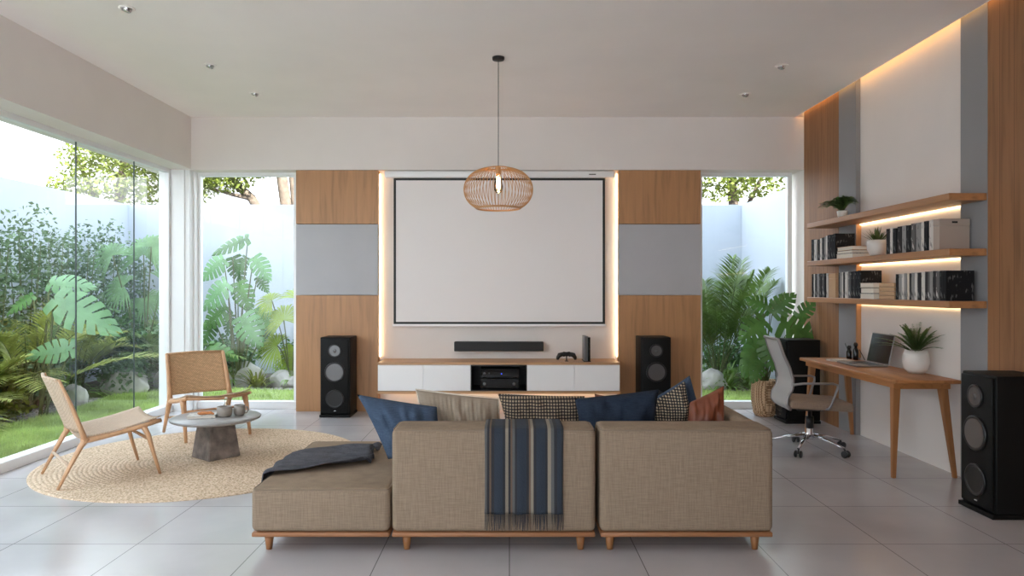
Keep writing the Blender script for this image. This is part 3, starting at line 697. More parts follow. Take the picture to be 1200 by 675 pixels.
# ================================================================== lounge chairs
def make_lounge(label, weavem):
    # local: +X is the way it faces, feet from x=-.335 to .335, y = +-.295
    t = thing('lounge_chair', label, 'lounge chair', (0, 0, 0), 0, 'teak lounge chairs on the rug')
    W = .295
    for s in (-1, 1):
        y = s*W
        bm = B(); tube(bm, [(-.335, y, 0), (-.26, y*.99, .15), (-.19, y*.98, .285), (-.15, y*.97, .335)], [.014, .019, .026, .030], 10, flat=.75); obj('leg', bm, 'chairwood', t)
        bm = B(); tube(bm, [(.335, y, 0), (.29, y*.99, .16), (.255, y*.98, .30), (.22, y*.97, .372)], [.014, .019, .024, .030], 10, flat=.75); obj('leg', bm, 'chairwood', t)
        bm = B(); tube(bm, [(-.19, y*.97, .315), (-.10, y*.97, .325), (.05, y*.97, .345), (.22, y*.97, .378), (.345, y*.97, .405)], [.026, .025, .022, .024, .020], 10, flat=.8); obj('seat_rail', bm, 'chairwood', t)
        bm = B(); tube(bm, [(-.165, y*.97, .315), (-.195, y*.96, .42), (-.25, y*.94, .58), (-.325, y*.92, .765)], [.028, .022, .019, .015], 10, flat=.75); obj('back_post', bm, 'chairwood', t)
    bm = B(); tube(bm, [(-.262, -W, .15), (-.262, W, .15)], .012, 10); obj('stretcher', bm, 'cord', t)
    bm = B(); tube(bm, [(.262, -W, .27), (.262, W, .27)], .012, 10); obj('stretcher', bm, 'chairwood', t)
    bm = B(); tube(bm, [(.335, -W*.97, .400), (.335, 0, .372), (.335, W*.97, .400)], .014, 10); obj('front_rail', bm, 'chairwood', t)
    sag = lambda v: 4*v*(1-v)
    bm = B(); grid(bm, 14, 12, lambda u, v: (-.17+.51*u, (-W+2*W*v)*.985, .332+.092*u+.012-.035*sag(v)-.012*math.sin(PI*u)))
    o = obj('seat', bm, 'cord', t); solidify(o, .010)
    bm = B(); grid(bm, 14, 12, lambda u, v: (-.185-.148*u-.04*sag(v)+.004, (-W+2*W*v)*.955, .375+.385*u))
    o = obj('backrest', bm, weavem, t); solidify(o, .012)
    bm = B(); tube(bm, [(-.335, -W*.92, .76), (-.372, 0, .765), (-.335, W*.92, .76)], .012, 10); obj('top_rail', bm, weavem, t)
    return t
# woven backs in their own mapping
def weave_plane(name, c1, c2, sc):
    m, n, b = base_mat(name)
    sx = N(n, 'ShaderNodeSeparateXYZ'); n.links.new(coords(n), sx.inputs[0]); cb = N(n, 'ShaderNodeCombineXYZ')
    n.links.new(sx.outputs['Y'], cb.inputs['X']); n.links.new(sx.outputs['Z'], cb.inputs['Y'])
    k = N(n, 'ShaderNodeTexBrick'); k.inputs['Scale'].default_value = sc; k.offset = .5; k.inputs['Brick Width'].default_value = .8; k.inputs['Row Height'].default_value = .4
    k.inputs['Color1'].default_value = (*c1, 1); k.inputs['Color2'].default_value = (*[x*.8 for x in c1], 1); k.inputs['Mortar'].default_value = (*c2, 1); k.inputs['Mortar Size'].default_value = .08; k.inputs['Mortar Smooth'].default_value = .7
    n.links.new(cb.outputs[0], k.inputs[0]); n.links.new(k.outputs['Color'], b.inputs['Base Color']); b.inputs['Roughness'].default_value = .8
    iv = N(n, 'ShaderNodeMath', operation='SUBTRACT'); iv.inputs[0].default_value = 1; n.links.new(k.outputs['Fac'], iv.inputs[1]); bump(n, b, iv.outputs[0], 1, .005); return m
M['rattanp'] = weave_plane('woven_back_cord', srgb(240, 200, 156), srgb(170, 126, 86), 38)
la = make_lounge('teak lounge chair seen from the side, at the left edge of the rug', 'cord'); la.location = (-3.105, 5.45, RZ); la.rotation_euler = (0, 0, math.radians(42))
lb_ = make_lounge('teak lounge chair with woven back, behind the stone coffee table', 'rattanp'); lb_.location = (-2.945, 6.97, RZ); lb_.rotation_euler = (0, 0, math.radians(-48.5))

# ================================================================== sectional sofa
SY = 3.85
def softbox(bm, x0, x1, y0, y1, z0, z1, r=.04, puff=.006):
    b2 = bmesh.new(); rbox(b2, x0, x1, y0, y1, z0, z1, r*.72, 5)
    merge(bm, b2)
def sofa_frame(t, x0, x1, d, legs):
    bm = B(); rbox(bm, x0+.004, x1-.004, .0, d, .083, .108, .006, 2); obj('base_frame', bm, 'walnut', t)
    for lx, ly in legs:
        bm = B(); lathe(bm, [(.016, 0), (.026, .082)], 20, lx, ly); obj('leg', bm, 'woodleg', t)
def piping(t, x0, x1, y0, y1, z, r=.03):
    bm = B(); pts = []
    for cx, cy, a0 in ((x1-r, y1-r, 0), (x0+r, y1-r, 90), (x0+r, y0+r, 180), (x1-r, y0+r, 270)):
        for k in range(5):
            a = math.radians(a0+k*22.5); pts.append((cx+r*math.cos(a), cy+r*math.sin(a), z))
    tube(bm, pts, .004, 6, closed=True); obj('piping', bm, 'seam', t)
t = thing('sofa_chaise', 'backless beige sofa chaise at the left end with charcoal throw', 'sofa', (-1.015, SY, 0), group='modules of the beige sectional sofa')
sofa_frame(t, -.375, .375, 1.22, [(-.295, .06), (-.295, 1.15), (.33, 1.15)])
bm = B(); softbox(bm, -.375, .373, -.004, 1.22, .109, .345, .045); obj('seat', bm, 'sofa', t)
piping(t, -.367, .365, .004, 1.212, .336, .033)
t = thing('sofa_module', 'beige sofa middle module with striped throw over its back', 'sofa', (-.085, SY, 0), group='modules of the beige sectional sofa')
sofa_frame(t, -.550, .550, 1.0, [(-.475, .06), (.472, .06), (-.475, .93), (.472, .93)])
bm = B(); softbox(bm, -.549, .549, -.004, .26, .109, .665, .045); obj('backrest', bm, 'sofa', t)
bm = B(); softbox(bm, -.545, .545, .262, 1.0, .109, .40, .04); obj('seat', bm, 'sofa', t)
piping(t, -.541, .541, .004, .252, .656, .033)
t = thing('sofa_module', 'beige sofa corner module at the right end with side arm', 'sofa', (.952, SY, 0), group='modules of the beige sectional sofa')
sofa_frame(t, -.466, .468, 1.0, [(-.405, .06), (.385, .06), (-.405, .93), (.385, .93)])
bm = B(); softbox(bm, -.466, .468, -.004, .26, .109, .665, .045); obj('backrest', bm, 'sofa', t)
bm = B(); softbox(bm, .372, .468, .262, 1.0, .109, .662, .045); obj('armrest', bm, 'sofa', t)
bm = B(); softbox(bm, -.462, .370, .262, 1.0, .109, .40, .04); obj('seat', bm, 'sofa', t)
piping(t, -.458, .460, .004, .252, .656, .033)

# cushions: local x width, z height, y thickness; origin at the bottom edge
def cushion(name, quad, y, th, mt, label, lean=.10, pleat=False, pipe=None, n=26):
    # quad: the four corners TL, TR, BR, BL as the cushion slumps against the sofa back
    P4 = [at(px, py, y) for px, py in quad]; org = (P4[2]+P4[3])/2; TL, TR, BR, BL = [p-org for p in P4]
    def wp(a, c):     # a, c in -1..1
        u, v = (a+1)/2, (c+1)/2
        return BL*(1-u)*(1-v)+BR*u*(1-v)+TR*u*v+TL*(1-u)*v
    def shell(a, c, s):
        k = (1-abs(a)**2.6)*(1-abs(c)**2.6)
        p = wp(a*(1-.05*(1-c*c)), c*(1-.025*(1-a*a)))
        nz = mnoise.noise(Vector((a*2.2+org.x*9, c*1.4, s))); n2 = mnoise.noise(Vector((a*7+org.x*5, c*2.2, s*3))); wr = (.034*nz+.022*n2)*min(1, k*2.5)
        if pleat: wr += .006*math.sin(60*a)*min(1, k*2)
        return (p.x, p.y+s*(th/2*k**.5+wr)+lean*(c+1)/2, p.z)
    bm = B(); nn = 60 if pleat else n
    for s in (-1, 1): grid(bm, nn, n, lambda u, v: shell(2*u-1, 2*v-1, s))
    bmesh.ops.remove_doubles(bm, verts=bm.verts[:], dist=1e-4); bmesh.ops.recalc_face_normals(bm, faces=bm.faces)
    o = obj('cover', bm, mt)
    t = thing(name, label, 'cushion', org, group='scatter cushions on the sofa'); o.parent = t
    if pipe:
        b2 = B(); pts = []
        for k in range(64):
            a = 2*PI*k/64; m_ = max(abs(math.cos(a)), abs(math.sin(a))); pts.append(shell(math.cos(a)/m_, math.sin(a)/m_, 1))
        tube(b2, pts, .006, 6, closed=True); obj('edge_piping', b2, pipe, t)
    return t
cushion('cushion', ((414, 465), (510, 480), (522, 534), (455, 538)), 4.32, .20, 'denim', 'blue cushion slumped on the left end of the sofa, above the chaise')
cushion('cushion', ((485, 459), (584, 470), (592, 528), (498, 528)), 4.50, .19, 'beigec', 'pleated beige cushion behind the sofa back, left of the check cushion', pleat=True, pipe='cream')
cushion('cushion', ((583, 464), (687, 467), (684, 528), (598, 528)), 4.50, .19, 'check', 'brown check cushion right behind the striped throw')
cushion('cushion', ((675, 470), (776, 459), (768, 531), (680, 531)), 4.38, .20, 'navy', 'navy cushion over the gap between the two sofa backs')
cushion('cushion', ((698, 463), (760, 474), (760, 516), (700, 516)), 4.74, .10, 'leather', 'small rust cushion peeking up between the check and navy cushions', lean=.06)
cushion('cushion', ((768, 474), (807, 449), (818, 520), (752, 522)), 4.46, .13, 'check2', 'black and cream check cushion leaning against the rust leather cushion')
cushion('cushion', ((772, 466), (811, 441), (830, 508), (776, 512)), 4.74, .12, 'denim', 'blue cushion standing behind the black and cream check cushion', lean=.06)
cushion('cushion', ((812, 474), (853, 454), (852, 524), (800, 526)), 4.31, .13, 'leather', 'rust leather cushion at the right arm of the sofa', lean=.08)

# striped throw hanging over the back
t = thing('striped_throw', 'blue and beige striped throw with fringe over the sofa back', 'throw', (.078, SY, 0), group=None)
path = [(.285, .50), (.285, .63), (.270, .665), (.235, .676), (.13, .677), (.04, .676), (.0, .668), (-.012, .64), (-.014, .55), (-.015, .42), (-.017, .30), (-.020, .215)]
bm = B()
def pt(u, v):
    k = v*(len(path)-1); i = min(len(path)-2, int(k)); f = k-i
    y = path[i][0]*(1-f)+path[i+1][0]*f; z = path[i][1]*(1-f)+path[i+1][1]*f
    hang = max(0, (v-.6)/.4)
    return ((u-.5)*.42*(1-.01*math.sin(v*9)), y-.006*hang*(1+math.sin(u*26+v*3)), z)
grid(bm, 60, 44, pt); o = obj('cloth', bm, 'stripe', t); solidify(o, .008, 1)
bm = B()
for k in range(84):
    x = (k+.5)/84*.42-.21; y = -.028-.004*math.sin(k*1.9)
    tube(bm, [(x, y+.002, .222), (x+random.uniform(-.002, .002), y-.002, .18), (x+random.uniform(-.005, .005), y, .125+random.uniform(0, .012))], [.0017, .0015, .001], 4)
obj('fringe', bm, 'stripe', t)

# charcoal throw on the chaise
def thr(u, v):   # u across the chaise, v along; bunched at the right end
    k = u*u
    x = -1.43+.56*u+.02*math.sin(v*7)
    ya, yb_ = 4.06+.30*u, 4.66+.16*u
    y = ya+(yb_-ya)*v+.012*math.sin(u*8+v*4)
    fold = abs(math.sin(v*(9+3*k)+u*1.5+.4))
    z = .358+(.008+.030*k)*fold+.008*math.sin(u*13+v*5)*.5+.004
    if u < .10: z -= (.10-u)/.10*.075*(1+.3*math.sin(v*9)); x = -1.404-.010*abs(math.sin(v*10))
    if u > .96: z -= (u-.96)/.04*.025
    return (x, y, z)
bm = B(); grid(bm, 70, 60, thr); o = obj('wool_throw', bm, 'throw'); solidify(o, .007, 1)
tag(o, 'crumpled charcoal wool throw lying across the sofa chaise', 'throw')

# ================================================================== desk and what stands on it
DZ = .74
t = thing('desk', 'long oak desk with splayed legs against the right wall', 'desk', (3.10, 6.18, 0))
def prismtop():
    b2 = bmesh.new()
    rbox(b2, -.245, .243, -.88, .88, DZ-.028, DZ, .005, 2); return b2
bm = B(); merge(bm, prismtop()); obj('desktop', bm, 'desk', t)
bm = B(); rbox(bm, -.20, .21, -.80, -.775, DZ-.075, DZ-.0285); rbox(bm, -.20, .21, .775, .80, DZ-.075, DZ-.0285); rbox(bm, -.215, -.195, -.80, .80, DZ-.07, DZ-.0285); rbox(bm, .19, .21, -.774, .774, DZ-.07, DZ-.0285); obj('apron', bm, 'desk', t)
for p0, p1 in (((-.222, -.807, 0), (-.185, -.765, DZ-.03)), ((.238, -.807, 0), (.165, -.765, DZ-.03)), ((-.20, .82, 0), (-.165, .765, DZ-.03)), ((.232, .79, 0), (.165, .765, DZ-.03))):
    bm = B(); taper(bm, p0, p1, .014, .028); obj('leg', bm, 'woodleg', t)
# laptop
t = thing('laptop', 'open thin laptop with dark screen on the oak desk', 'laptop', (3.13, 6.36, DZ+.0005), math.radians(0))
bm = B(); rbox(bm, -.14, .13, -.19, .19, .002, .016, .004, 2); bs = obj('base', bm, 'lid', t)
bm = B()
for i in range(5):
    for j in range(12): rbox(bm, -.02+i*.026, .002+i*.026, -.165+j*.0275, -.141+j*.0275, .0161, .0175)
obj('keyboard', bm, 'blackpl', bs)
bm = B(); rbox(bm, -.12, -.045, -.055, .055, .0161, .0166); obj('touchpad', bm, 'silver', bs)
Rl = Matrix.Translation((.132, 0, .018)) @ Matrix.Rotation(math.radians(12), 4, 'Y')
bm = B(); rbox(bm, 0, .007, -.19, .19, 0, .265, .003, 2, rot=Rl); ld = obj('lid', bm, 'lid', t)
bm = B(); rbox(bm, -.0015, -.0002, -.183, .183, .008, .258, rot=Rl); obj('display', bm, 'blackg', ld)
# white notebook and dark bottles
t = thing('notebook', 'thin white notebook lying beside the laptop near the desk bottles', 'notebook', (3.10, 6.72, DZ+.0005), .1)
bm = B(); rbox(bm, -.10, .10, -.07, .07, 0, .002); rbox(bm, -.10, .10, -.07, .07, .011, .013); rbox(bm, -.10, -.098, -.07, .07, 0, .013); obj('cover', bm, BK['white'], t)
bm = B(); rbox(bm, -.0975, .098, -.068, .068, .0021, .0109); obj('pages', bm, 'paper', t)
def bottle(x, y, h_, label, stick):
    t = thing('ink_bottle', label, 'bottle', (x, y, DZ+.0005), group='dark bottles on the desk')
    bm = B(); lathe(bm, [(0, 0), (.022, 0), (.024, .01), (.024, h_*.55), (.014, h_*.68), (.012, h_*.78), (0, h_*.78)], 20); obj('bottle_body', bm, 'blackg', t)
    bm = B(); lathe(bm, [(0, h_*.78), (.018, h_*.785), (.020, h_*.9), (.013, h_), (0, h_)], 16); obj('stopper', bm, 'black', t)
    for a, b_ in stick:
        bm = B(); tube(bm, [a, b_], .0035, 6); obj('reed', bm, 'black', t)
bottle(3.27, 6.90, .13, 'shorter dark bottle at the far end of the desk', [((.0, .0, .06), (-.035, .01, .15))])
bottle(3.295, 6.82, .165, 'taller dark bottle with leaning reed at the desk far end', [((.028, -.012, .10), (.050, -.075, .004))])

def fernpot(name, label, loc, rad, h_, prof, fr, L, ll, lw, mt, droop, seed, el0=.5, nl=22):
    t = thing(name, label, 'potted plant', loc); rnd = random.Random(seed)
    bm = B(); lathe(bm, prof, 36); obj('pot', bm, 'potw', t)
    bm = B(); lathe(bm, [(0, h_*.9), (rad*.8, h_*.9)][::-1], 24, cap=False); obj('soil', bm, 'soil', t)
    bm = B()
    for k in range(fr):
        a = 2*PI*k/fr*2.4+rnd.uniform(-.2, .2); el = rnd.uniform(el0, 1.45)
        d = Vector((math.cos(a)*math.cos(el), math.sin(a)*math.cos(el), math.sin(el)))
        if d.x > .2: d.x *= .35
        frond(bm, (d.x*.02, d.y*.02, h_*.9), d, L*rnd.uniform(.75, 1.1), nl, ll, lw, droop, 0, 1, .0015, rnd, start=.12)
    obj('foliage', bm, [mt, 'stem'], t); return t
potp = [(0, 0), (.055, 0), (.085, .03), (.100, .09), (.094, .15), (.080, .185), (.074, .183), (.084, .15), (.088, .09), (.05, .02), (0, .015)]
fernpot('potted_fern', 'fern in a round white pot on the desk, near the laptop', (3.268, 5.76, DZ+.0005), .085, .185, potp, 64, .31, .038, .008, 'fern', .5, 3, .3, 24)
pp2 = [(0, 0), (.03, 0), (.045, .03), (.05, .075), (.045, .078), (.04, .03), (0, .012)]
t = fernpot('potted_fern', 'bushy fern in small white pot on the topmost wall shelf', (3.215, 6.92, 2.0905), .045, .08, pp2, 110, .31, .045, .011, 'fern', 1.05, 9, .85, 20)
# spiky plant
t = thing('potted_plant', 'small spiky plant in a white pot on the middle shelf', 'potted plant', (3.20, 6.24, 1.7005))
pp3 = [(0, 0), (.05, 0), (.062, .02), (.080, .06), (.082, .10), (.078, .14), (.072, .14), (.074, .08), (.04, .015), (0, .012)]
bm = B(); lathe(bm, pp3, 32); obj('pot', bm, 'potw', t)
bm = B(); lathe(bm, [(0, .128), (.074, .128)][::-1], 24, cap=False); obj('soil', bm, 'soil', t)
bm = B(); rnd = random.Random(4)
for k in range(120):
    a = rnd.uniform(0, 2*PI); el = rnd.uniform(.45, 1.5); d = Vector((math.cos(a)*math.cos(el), math.sin(a)*math.cos(el), math.sin(el)))
    blade(bm, (d.x*.03, d.y*.03, .125), d, rnd.uniform(.09, .15), .011, .1, 3)
obj('foliage', bm, 'spiky', t)

# ================================================================== office chair (faces +X)
t = thing('office_chair', 'grey mesh office chair on chrome castor base by the desk', 'office chair', (2.63, 6.28, 0), math.radians(-4))
for k in range(5):
    a = math.radians(-52+72*k); c, s = math.cos(a), math.sin(a)
    bm = B(); tube(bm, [(c*.03, s*.03, .135), (c*.18, s*.18, .115), (c*.325, s*.325, .075)], [.021, .017, .013], 10, flat=.7); lg = obj('base_arm', bm, 'chrome', t)
    bm = B()
    for q in (-.020, .020):
        Mx = Matrix.Translation((c*.335-s*q, s*.335+c*q, .030)) @ Matrix.Rotation(a, 4, 'Z') @ Matrix.Rotation(PI/2, 4, 'X')
        lathe(bm, [(0, -.010), (.024, -.010), (.030, -.005), (.030, .005), (.024, .010), (0, .010)], 20, M4=Mx)
    tube(bm, [(c*.325, s*.325, .07), (c*.335, s*.335, .03)], .008, 8); obj('castor', bm, 'blackpl', lg)
bm = B(); lathe(bm, [(0, .105), (.034, .105), (.036, .15), (.028, .16), (.028, .27), (.018, .275), (.018, .36), (0, .36)], 20); obj('gas_column', bm, 'chrome', t)
bm = B(); lathe(bm, [(0, .20), (.034, .20), (.034, .30), (0, .30)], 20); rbox(bm, -.12, .10, -.07, .07, .355, .395, .01, 2); rbox(bm, -.2, -.05, -.025, .025, .365, .385, .006, 2); obj('mechanism', bm, 'blackpl', t)
bm = B(); softbox(bm, -.24, .29, -.245, .245, .40, .475, .035)
for v in bm.verts:
    if v.co.x > .1: v.co.z -= (v.co.x-.1)**2*.9
    v.co.y *= 1-.25*max(0, v.co.x-.12)
obj('seat', bm, 'seatfab', t)
bm = B(); rbox(bm, -.22, .22, -.2, .2, .392, .401, .004, 1); obj('seat_pan', bm, 'blackpl', t)
bp = [(-.235, .395), (-.262, .43), (-.255, .49), (-.215, .56), (-.205, .64), (-.235, .75), (-.285, .86), (-.325, .985)]
def bpt(v):
    k = v*(len(bp)-1); i = min(len(bp)-2, int(k)); f = k-i; return bp[i][0]*(1-f)+bp[i+1][0]*f, bp[i][1]*(1-f)+bp[i+1][1]*f
def hw(v): return .225-.035*v
bm = B()
# mesh as fine crossing strings over a thin sheet
def bsf(u, v): x, z = bpt(v); return (x-.03*(1-(2*u-1)**2)*(1 if v < .95 else .5), (2*u-1)*hw(v), z)
grid(bm, 14, 24, bsf); o = obj('backrest', bm, 'mesh', t); solidify(o, .005)
bm = B(); pts = []
for k in range(25): x, z = bpt(k/24); pts.append((x, hw(k/24), z))
for k in range(24, -1, -1):
    x, z = bpt(k/24); pts.append((x, -hw(k/24), z))
ins = [( bpt(1)[0]-.028, q*hw(1)*.6, bpt(1)[1]+.004) for q in (1, 0, -1)]
pts = pts[:25]+ins+pts[25:]
tube(bm, pts, .013, 10, closed=True); obj('back_frame', bm, 'lid', t)
for s in (-1, 1):
    bm = B(); tube(bm, [(-.215, s*.225, .600), (-.19, s*.262, .612), (-.14, s*.275, .62), (.10, s*.275, .622), (.135, s*.275, .610), (.135, s*.272, .58), (.085, s*.265, .43), (.07, s*.25, .405), (.03, s*.19, .39)], .010, 10); obj('armrest', bm, 'lid', t)

# ================================================================== monstera in basket
def stemcurve(bm, a, b_, sag, r0, r1, mi=1):
    a, b_ = Vector(a), Vector(b_); pts = []
    for i in range(9):
        t_ = i/8; p = a.lerp(b_, t_); p.z += sag*math.sin(PI*t_); p += (b_-a).cross(Vector((0, 1, 0)))*.0; pts.append(p)
    tube(bm, pts, [r0+(r1-r0)*i/8 for i in range(9)], 6, mi=mi)
def monstera(label, root, leaves, mts, Y, group=None, name='monstera_plant', cat='plant', seed=1, wscale=1.0, parts=None, th=.012, dj=.22):
    """leaves: (base x, base z, tip x, tip z, depth offset, width factor, material)"""
    rnd = random.Random(seed); root = Vector(root)
    t = parts or thing(name, label, cat, root, group=group)
    bm = B(); st = B()
    for (bx, bz, tx, tz, dy, wf, mi) in leaves:
        a = Vector((bx, Y+dy, bz))-root; b_ = Vector((tx, Y+dy-rnd.uniform(.02, dj)*.6, tz))-root
        L = (b_-a).length; nr = Vector((rnd.uniform(-.35, .35), -1, rnd.uniform(.25, .8)))
        leaf_monstera(bm, a, b_, nr, L*wf*wscale, 7, .10, mi, .15)
        r0_ = Vector((rnd.uniform(-.05, .05), rnd.uniform(-.03, .03), .02+ (root.z*0)))
        mid = r0_.lerp(a, .6)+Vector((-r0_.x*.3, 0, .12*(a-r0_).length)); pts = []
        for i in range(9):
            t_ = i/8; pts.append(r0_*(1-t_)**2+mid*2*t_*(1-t_)+a*t_*t_)
        tube(st, pts, [th*(1-.45*i/8) for i in range(9)], 6)
    obj('foliage', bm, mts, t); obj('stems', st, 'stem', t); return t
LIM = (-4, 3.345, 0, 8.46)
root = Vector((2.857, 8.02, 0))
t = thing('potted_monstera', 'tall split-leaf plant in a woven basket by the right window', 'potted plant', root)
bm = B(); prof = [(0, .0), (.105, 0), (.12, .03)]
for i in range(12):
    z = .03+.35*i/12; r = .125+.022*math.sin(PI*i/14); prof += [(r, z+.005), (r+.005, z+.0146), (r, z+.026)]
prof += [(.138, .395), (.130, .40), (.122, .39), (.12, .06), (0, .05)]
lathe(bm, prof, 40); obj('basket', bm, 'basket', t)
bm = B(); lathe(bm, [(0, .36), (.121, .36)][::-1], 24, cap=False); obj('soil', bm, 'soil', t)
lv = []
for (bx, by, tx, ty, wf, dy) in ((915, 378, 962, 398, .95, -.10), (905, 368, 928, 345, .9, -.02), (897, 376, 868, 398, 1.0, -.05), (903, 362, 876, 350, .8, .05), (897, 392, 868, 432, .6, -.02), (922, 395, 950, 420, .9, -.2),
                                (890, 405, 872, 440, .8, -.05), (900, 398, 905, 432, .9, -.12), (886, 380, 869, 372, .8, .0), (908, 420, 930, 440, .8, -.12), (935, 372, 956, 352, .7, -.15), (893, 425, 880, 446, .8, -.1)):
    y = 8.0+dy; a = at(bx, by, y); c = at(tx, ty, y); lv.append((a.x, a.z, c.x, c.z, dy, wf, 0))
lvb = []
root2 = root+Vector((0, 0, .34))
rnd = random.Random(5); fo = B(); st = B()
for (bx, bz, tx, tz, dy, wf, mi) in lv:
    a = Vector((bx, 8.0+dy, bz))-root; c = Vector((tx, 8.0+dy-.06, tz))-root
    nr = Vector((rnd.uniform(-.3, .3), -1, rnd.uniform(.1, .6))); leaf_monstera(fo, a, c, nr, (c-a).length*wf, 6, .10, 0, .15)
    r0_ = Vector((rnd.uniform(-.03, .03), rnd.uniform(-.03, .03), .355)); mid = r0_.lerp(a, .5)+Vector((0, 0, .15))
    tube(st, [r0_*(1-q)**2+mid*2*q*(1-q)+a*q*q for q in [i/8 for i in range(9)]], [.008*(1-.05*i) for i in range(9)], 6)
obj('foliage', fo, 'monst', t); obj('stems', st, 'stem', t); LIM = None
# ================================================================== the garden
GX0, GX1, GYB, GH = -6.65, 4.05, 12.5, 2.88
bm = B(); rbox(bm, -30, 30, -14, 40, -.35, -.06); struct('ground', bm, 'mulch')
bm = B(); rbox(bm, -4.2, 4.2, -9, Y0-.21, -.10, -.01); struct('light_bounce_terrace', bm, 'gwall')  # unseen pale slab added behind the camera to bounce sunlight onto the ceiling
bm = B(); rbox(bm, GX0-.2, GX1+.2, GYB, GYB+.2, -.1, GH); struct('wall_garden_back', bm, 'gwall')
bm = B(); rbox(bm, GX0-.2, GX0, -6, GYB, -.1, GH); struct('wall_garden_left', bm, 'gwall')
bm = B(); rbox(bm, GX1, GX1+.2, 8.75, GYB, -.1, GH); struct('wall_garden_right', bm, 'gwall')
# lawn outline, curved edge of the planting bed
def edge_left(y): return -5.30-.12*math.sin(y*1.3)
def edge_back(x): return 10.15+.18*math.sin(x*1.1+.6)
outl = [(-4.06, -5), (-4.06, 8.72), (GX1, 8.72), (GX1, edge_back(GX1))]
for i in range(1, 24):
    x = GX1+(-4.9-GX1)*i/24; outl.append((x, edge_back(x)))
for i in range(8):
    a = PI/2+PI/2*i/7; outl.append((-4.75+.55*math.cos(a)*1, 9.45+.62*math.sin(a)))
for i in range(20):
    y = 9.2-14.2*i/19; outl.append((edge_left(y), y))
bm = B(); lo = [bm.verts.new((x, y, -.06)) for x, y in outl]; hi = [bm.verts.new((x, y, -.012)) for x, y in outl]
bm.faces.new(hi); n_ = len(outl)
for k in range(n_): bm.faces.new((lo[k], lo[(k+1) % n_], hi[(k+1) % n_], hi[k]))
bmesh.ops.recalc_face_normals(bm, faces=bm.faces); bmesh.ops.triangulate(bm, faces=bm.faces[:]); struct('lawn_base', bm, 'lawn')
def inside(x, y):
    c = False; j = n_-1
    for i in range(n_):
        xi, yi = outl[i]; xj, yj = outl[j]
        if (yi > y) != (yj > y) and x < (xj-xi)*(y-yi)/(yj-yi)+xi: c = not c
        j = i
    return c
bm = B(); rnd = random.Random(2); cnt = 0
while cnt < 52000:
    if rnd.random() < .55: x, y = rnd.uniform(-5.5, -4.06), rnd.uniform(4.8, 9.6)
    else: x, y = rnd.uniform(-5.2, GX1), rnd.uniform(8.72, 10.4)
    if y > 8.6 and x > -2.4 and x < 2.2 and rnd.random() < .8: cnt += 1; continue
    if not inside(x, y): continue
    cnt += 1; a = rnd.uniform(0, 2*PI); h_ = rnd.uniform(.025, .055); w_ = .004; dx, dy = math.cos(a)*w_, math.sin(a)*w_
    lx, ly = rnd.uniform(-.02, .02), rnd.uniform(-.02, .02)
    bm.faces.new([bm.verts.new(p) for p in ((x-dx, y-dy, -.013), (x+dx, y+dy, -.013), (x+lx, y+ly, -.013+h_))])
o = obj('lawn_grass', bm, 'blade'); tag(o, 'short green lawn between the windows and the planting beds', 'grass', kind='stuff')
# gravel along the beds
bm = B(); rnd = random.Random(3)
def pebble(bm, x, y, s):
    z = -.058; pts = []
    a0 = rnd.uniform(0, 6)
    top = bm.verts.new((x, y, z+s*rnd.uniform(.8, 1.1))); ring = [bm.verts.new((x+s*math.cos(a0+k*2*PI/6)*rnd.uniform(.8, 1.2), y+s*math.sin(a0+k*2*PI/6)*rnd.uniform(.8, 1.2), z+s*.35)) for k in range(6)]
    for k in range(6): bm.faces.new((ring[k], ring[(k+1) % 6], top)).smooth = True
for _ in range(9000):
    if rnd.random() < .5: y = rnd.uniform(5, 9.6); x = edge_left(y)-abs(rnd.gauss(0, .22))-.02
    else: x = rnd.uniform(-5.0, GX1); y = edge_back(x)+abs(rnd.gauss(0, .2))+.02
    pebble(bm, x, y, rnd.uniform(.010, .026))
o = obj('gravel', bm, 'gravel'); tag(o, 'loose grey gravel strip along the lawn edge by the boulders', 'gravel', kind='stuff')

def boulder(px0, px1, pyt, pyb, label, seed):
    y = F*(H+.03)/(pyb-CY); x = ((px0+px1)/2-CX)/F*y; rx = (px1-px0)/2/F*y; h_ = (pyb-pyt)/F*y
    rnd = random.Random(seed); bm = B(); bmesh.ops.create_icosphere(bm, subdivisions=4, radius=1)
    ph = [(Vector((rnd.uniform(-1, 1), rnd.uniform(-1, 1), rnd.uniform(-.6, 1))).normalized(), rnd.uniform(.62, .86)) for _ in range(12)]
    from mathutils import noise
    for v in bm.verts:
        p = v.co.copy()
        for d, k in ph:
            q = p.dot(d)
            if q > k: p -= d*(q-k)*.85
        p *= 1+.10*noise.noise(v.co*1.7+Vector((seed, 0, 0)))+.03*noise.noise(v.co*6)
        v.co = Vector((p.x*rx*1.08, p.y*rx*.75, p.z*h_*.62+h_*.40))
    for f in bm.faces: f.smooth = True
    o = obj('boulder', bm, 'rock'); o.location = (x, y+rx*.55, -.06); tag(o, label, 'rock', 'boulders along the lawn edge')
boulder(103, 167, 424, 463, 'largest pale boulder, left garden between the two glass joints', 1)
boulder(68, 101, 448, 474, 'rounded boulder left of the largest one, behind the side lounge chair', 2)
boulder(176, 212, 428, 454, 'grey boulder seen just left of the white corner column', 3)
boulder(262, 306, 422, 452, 'wide pale boulder below the tall monstera in the back window', 4)
boulder(314, 350, 432, 453, 'low boulder beside the oak panel in the back left window', 5)
boulder(815, 857, 430, 456, 'smooth boulder at the bottom of the right garden window', 6)
boulder(232, 262, 436, 452, 'small boulder behind the woven chair back in the back window', 8)

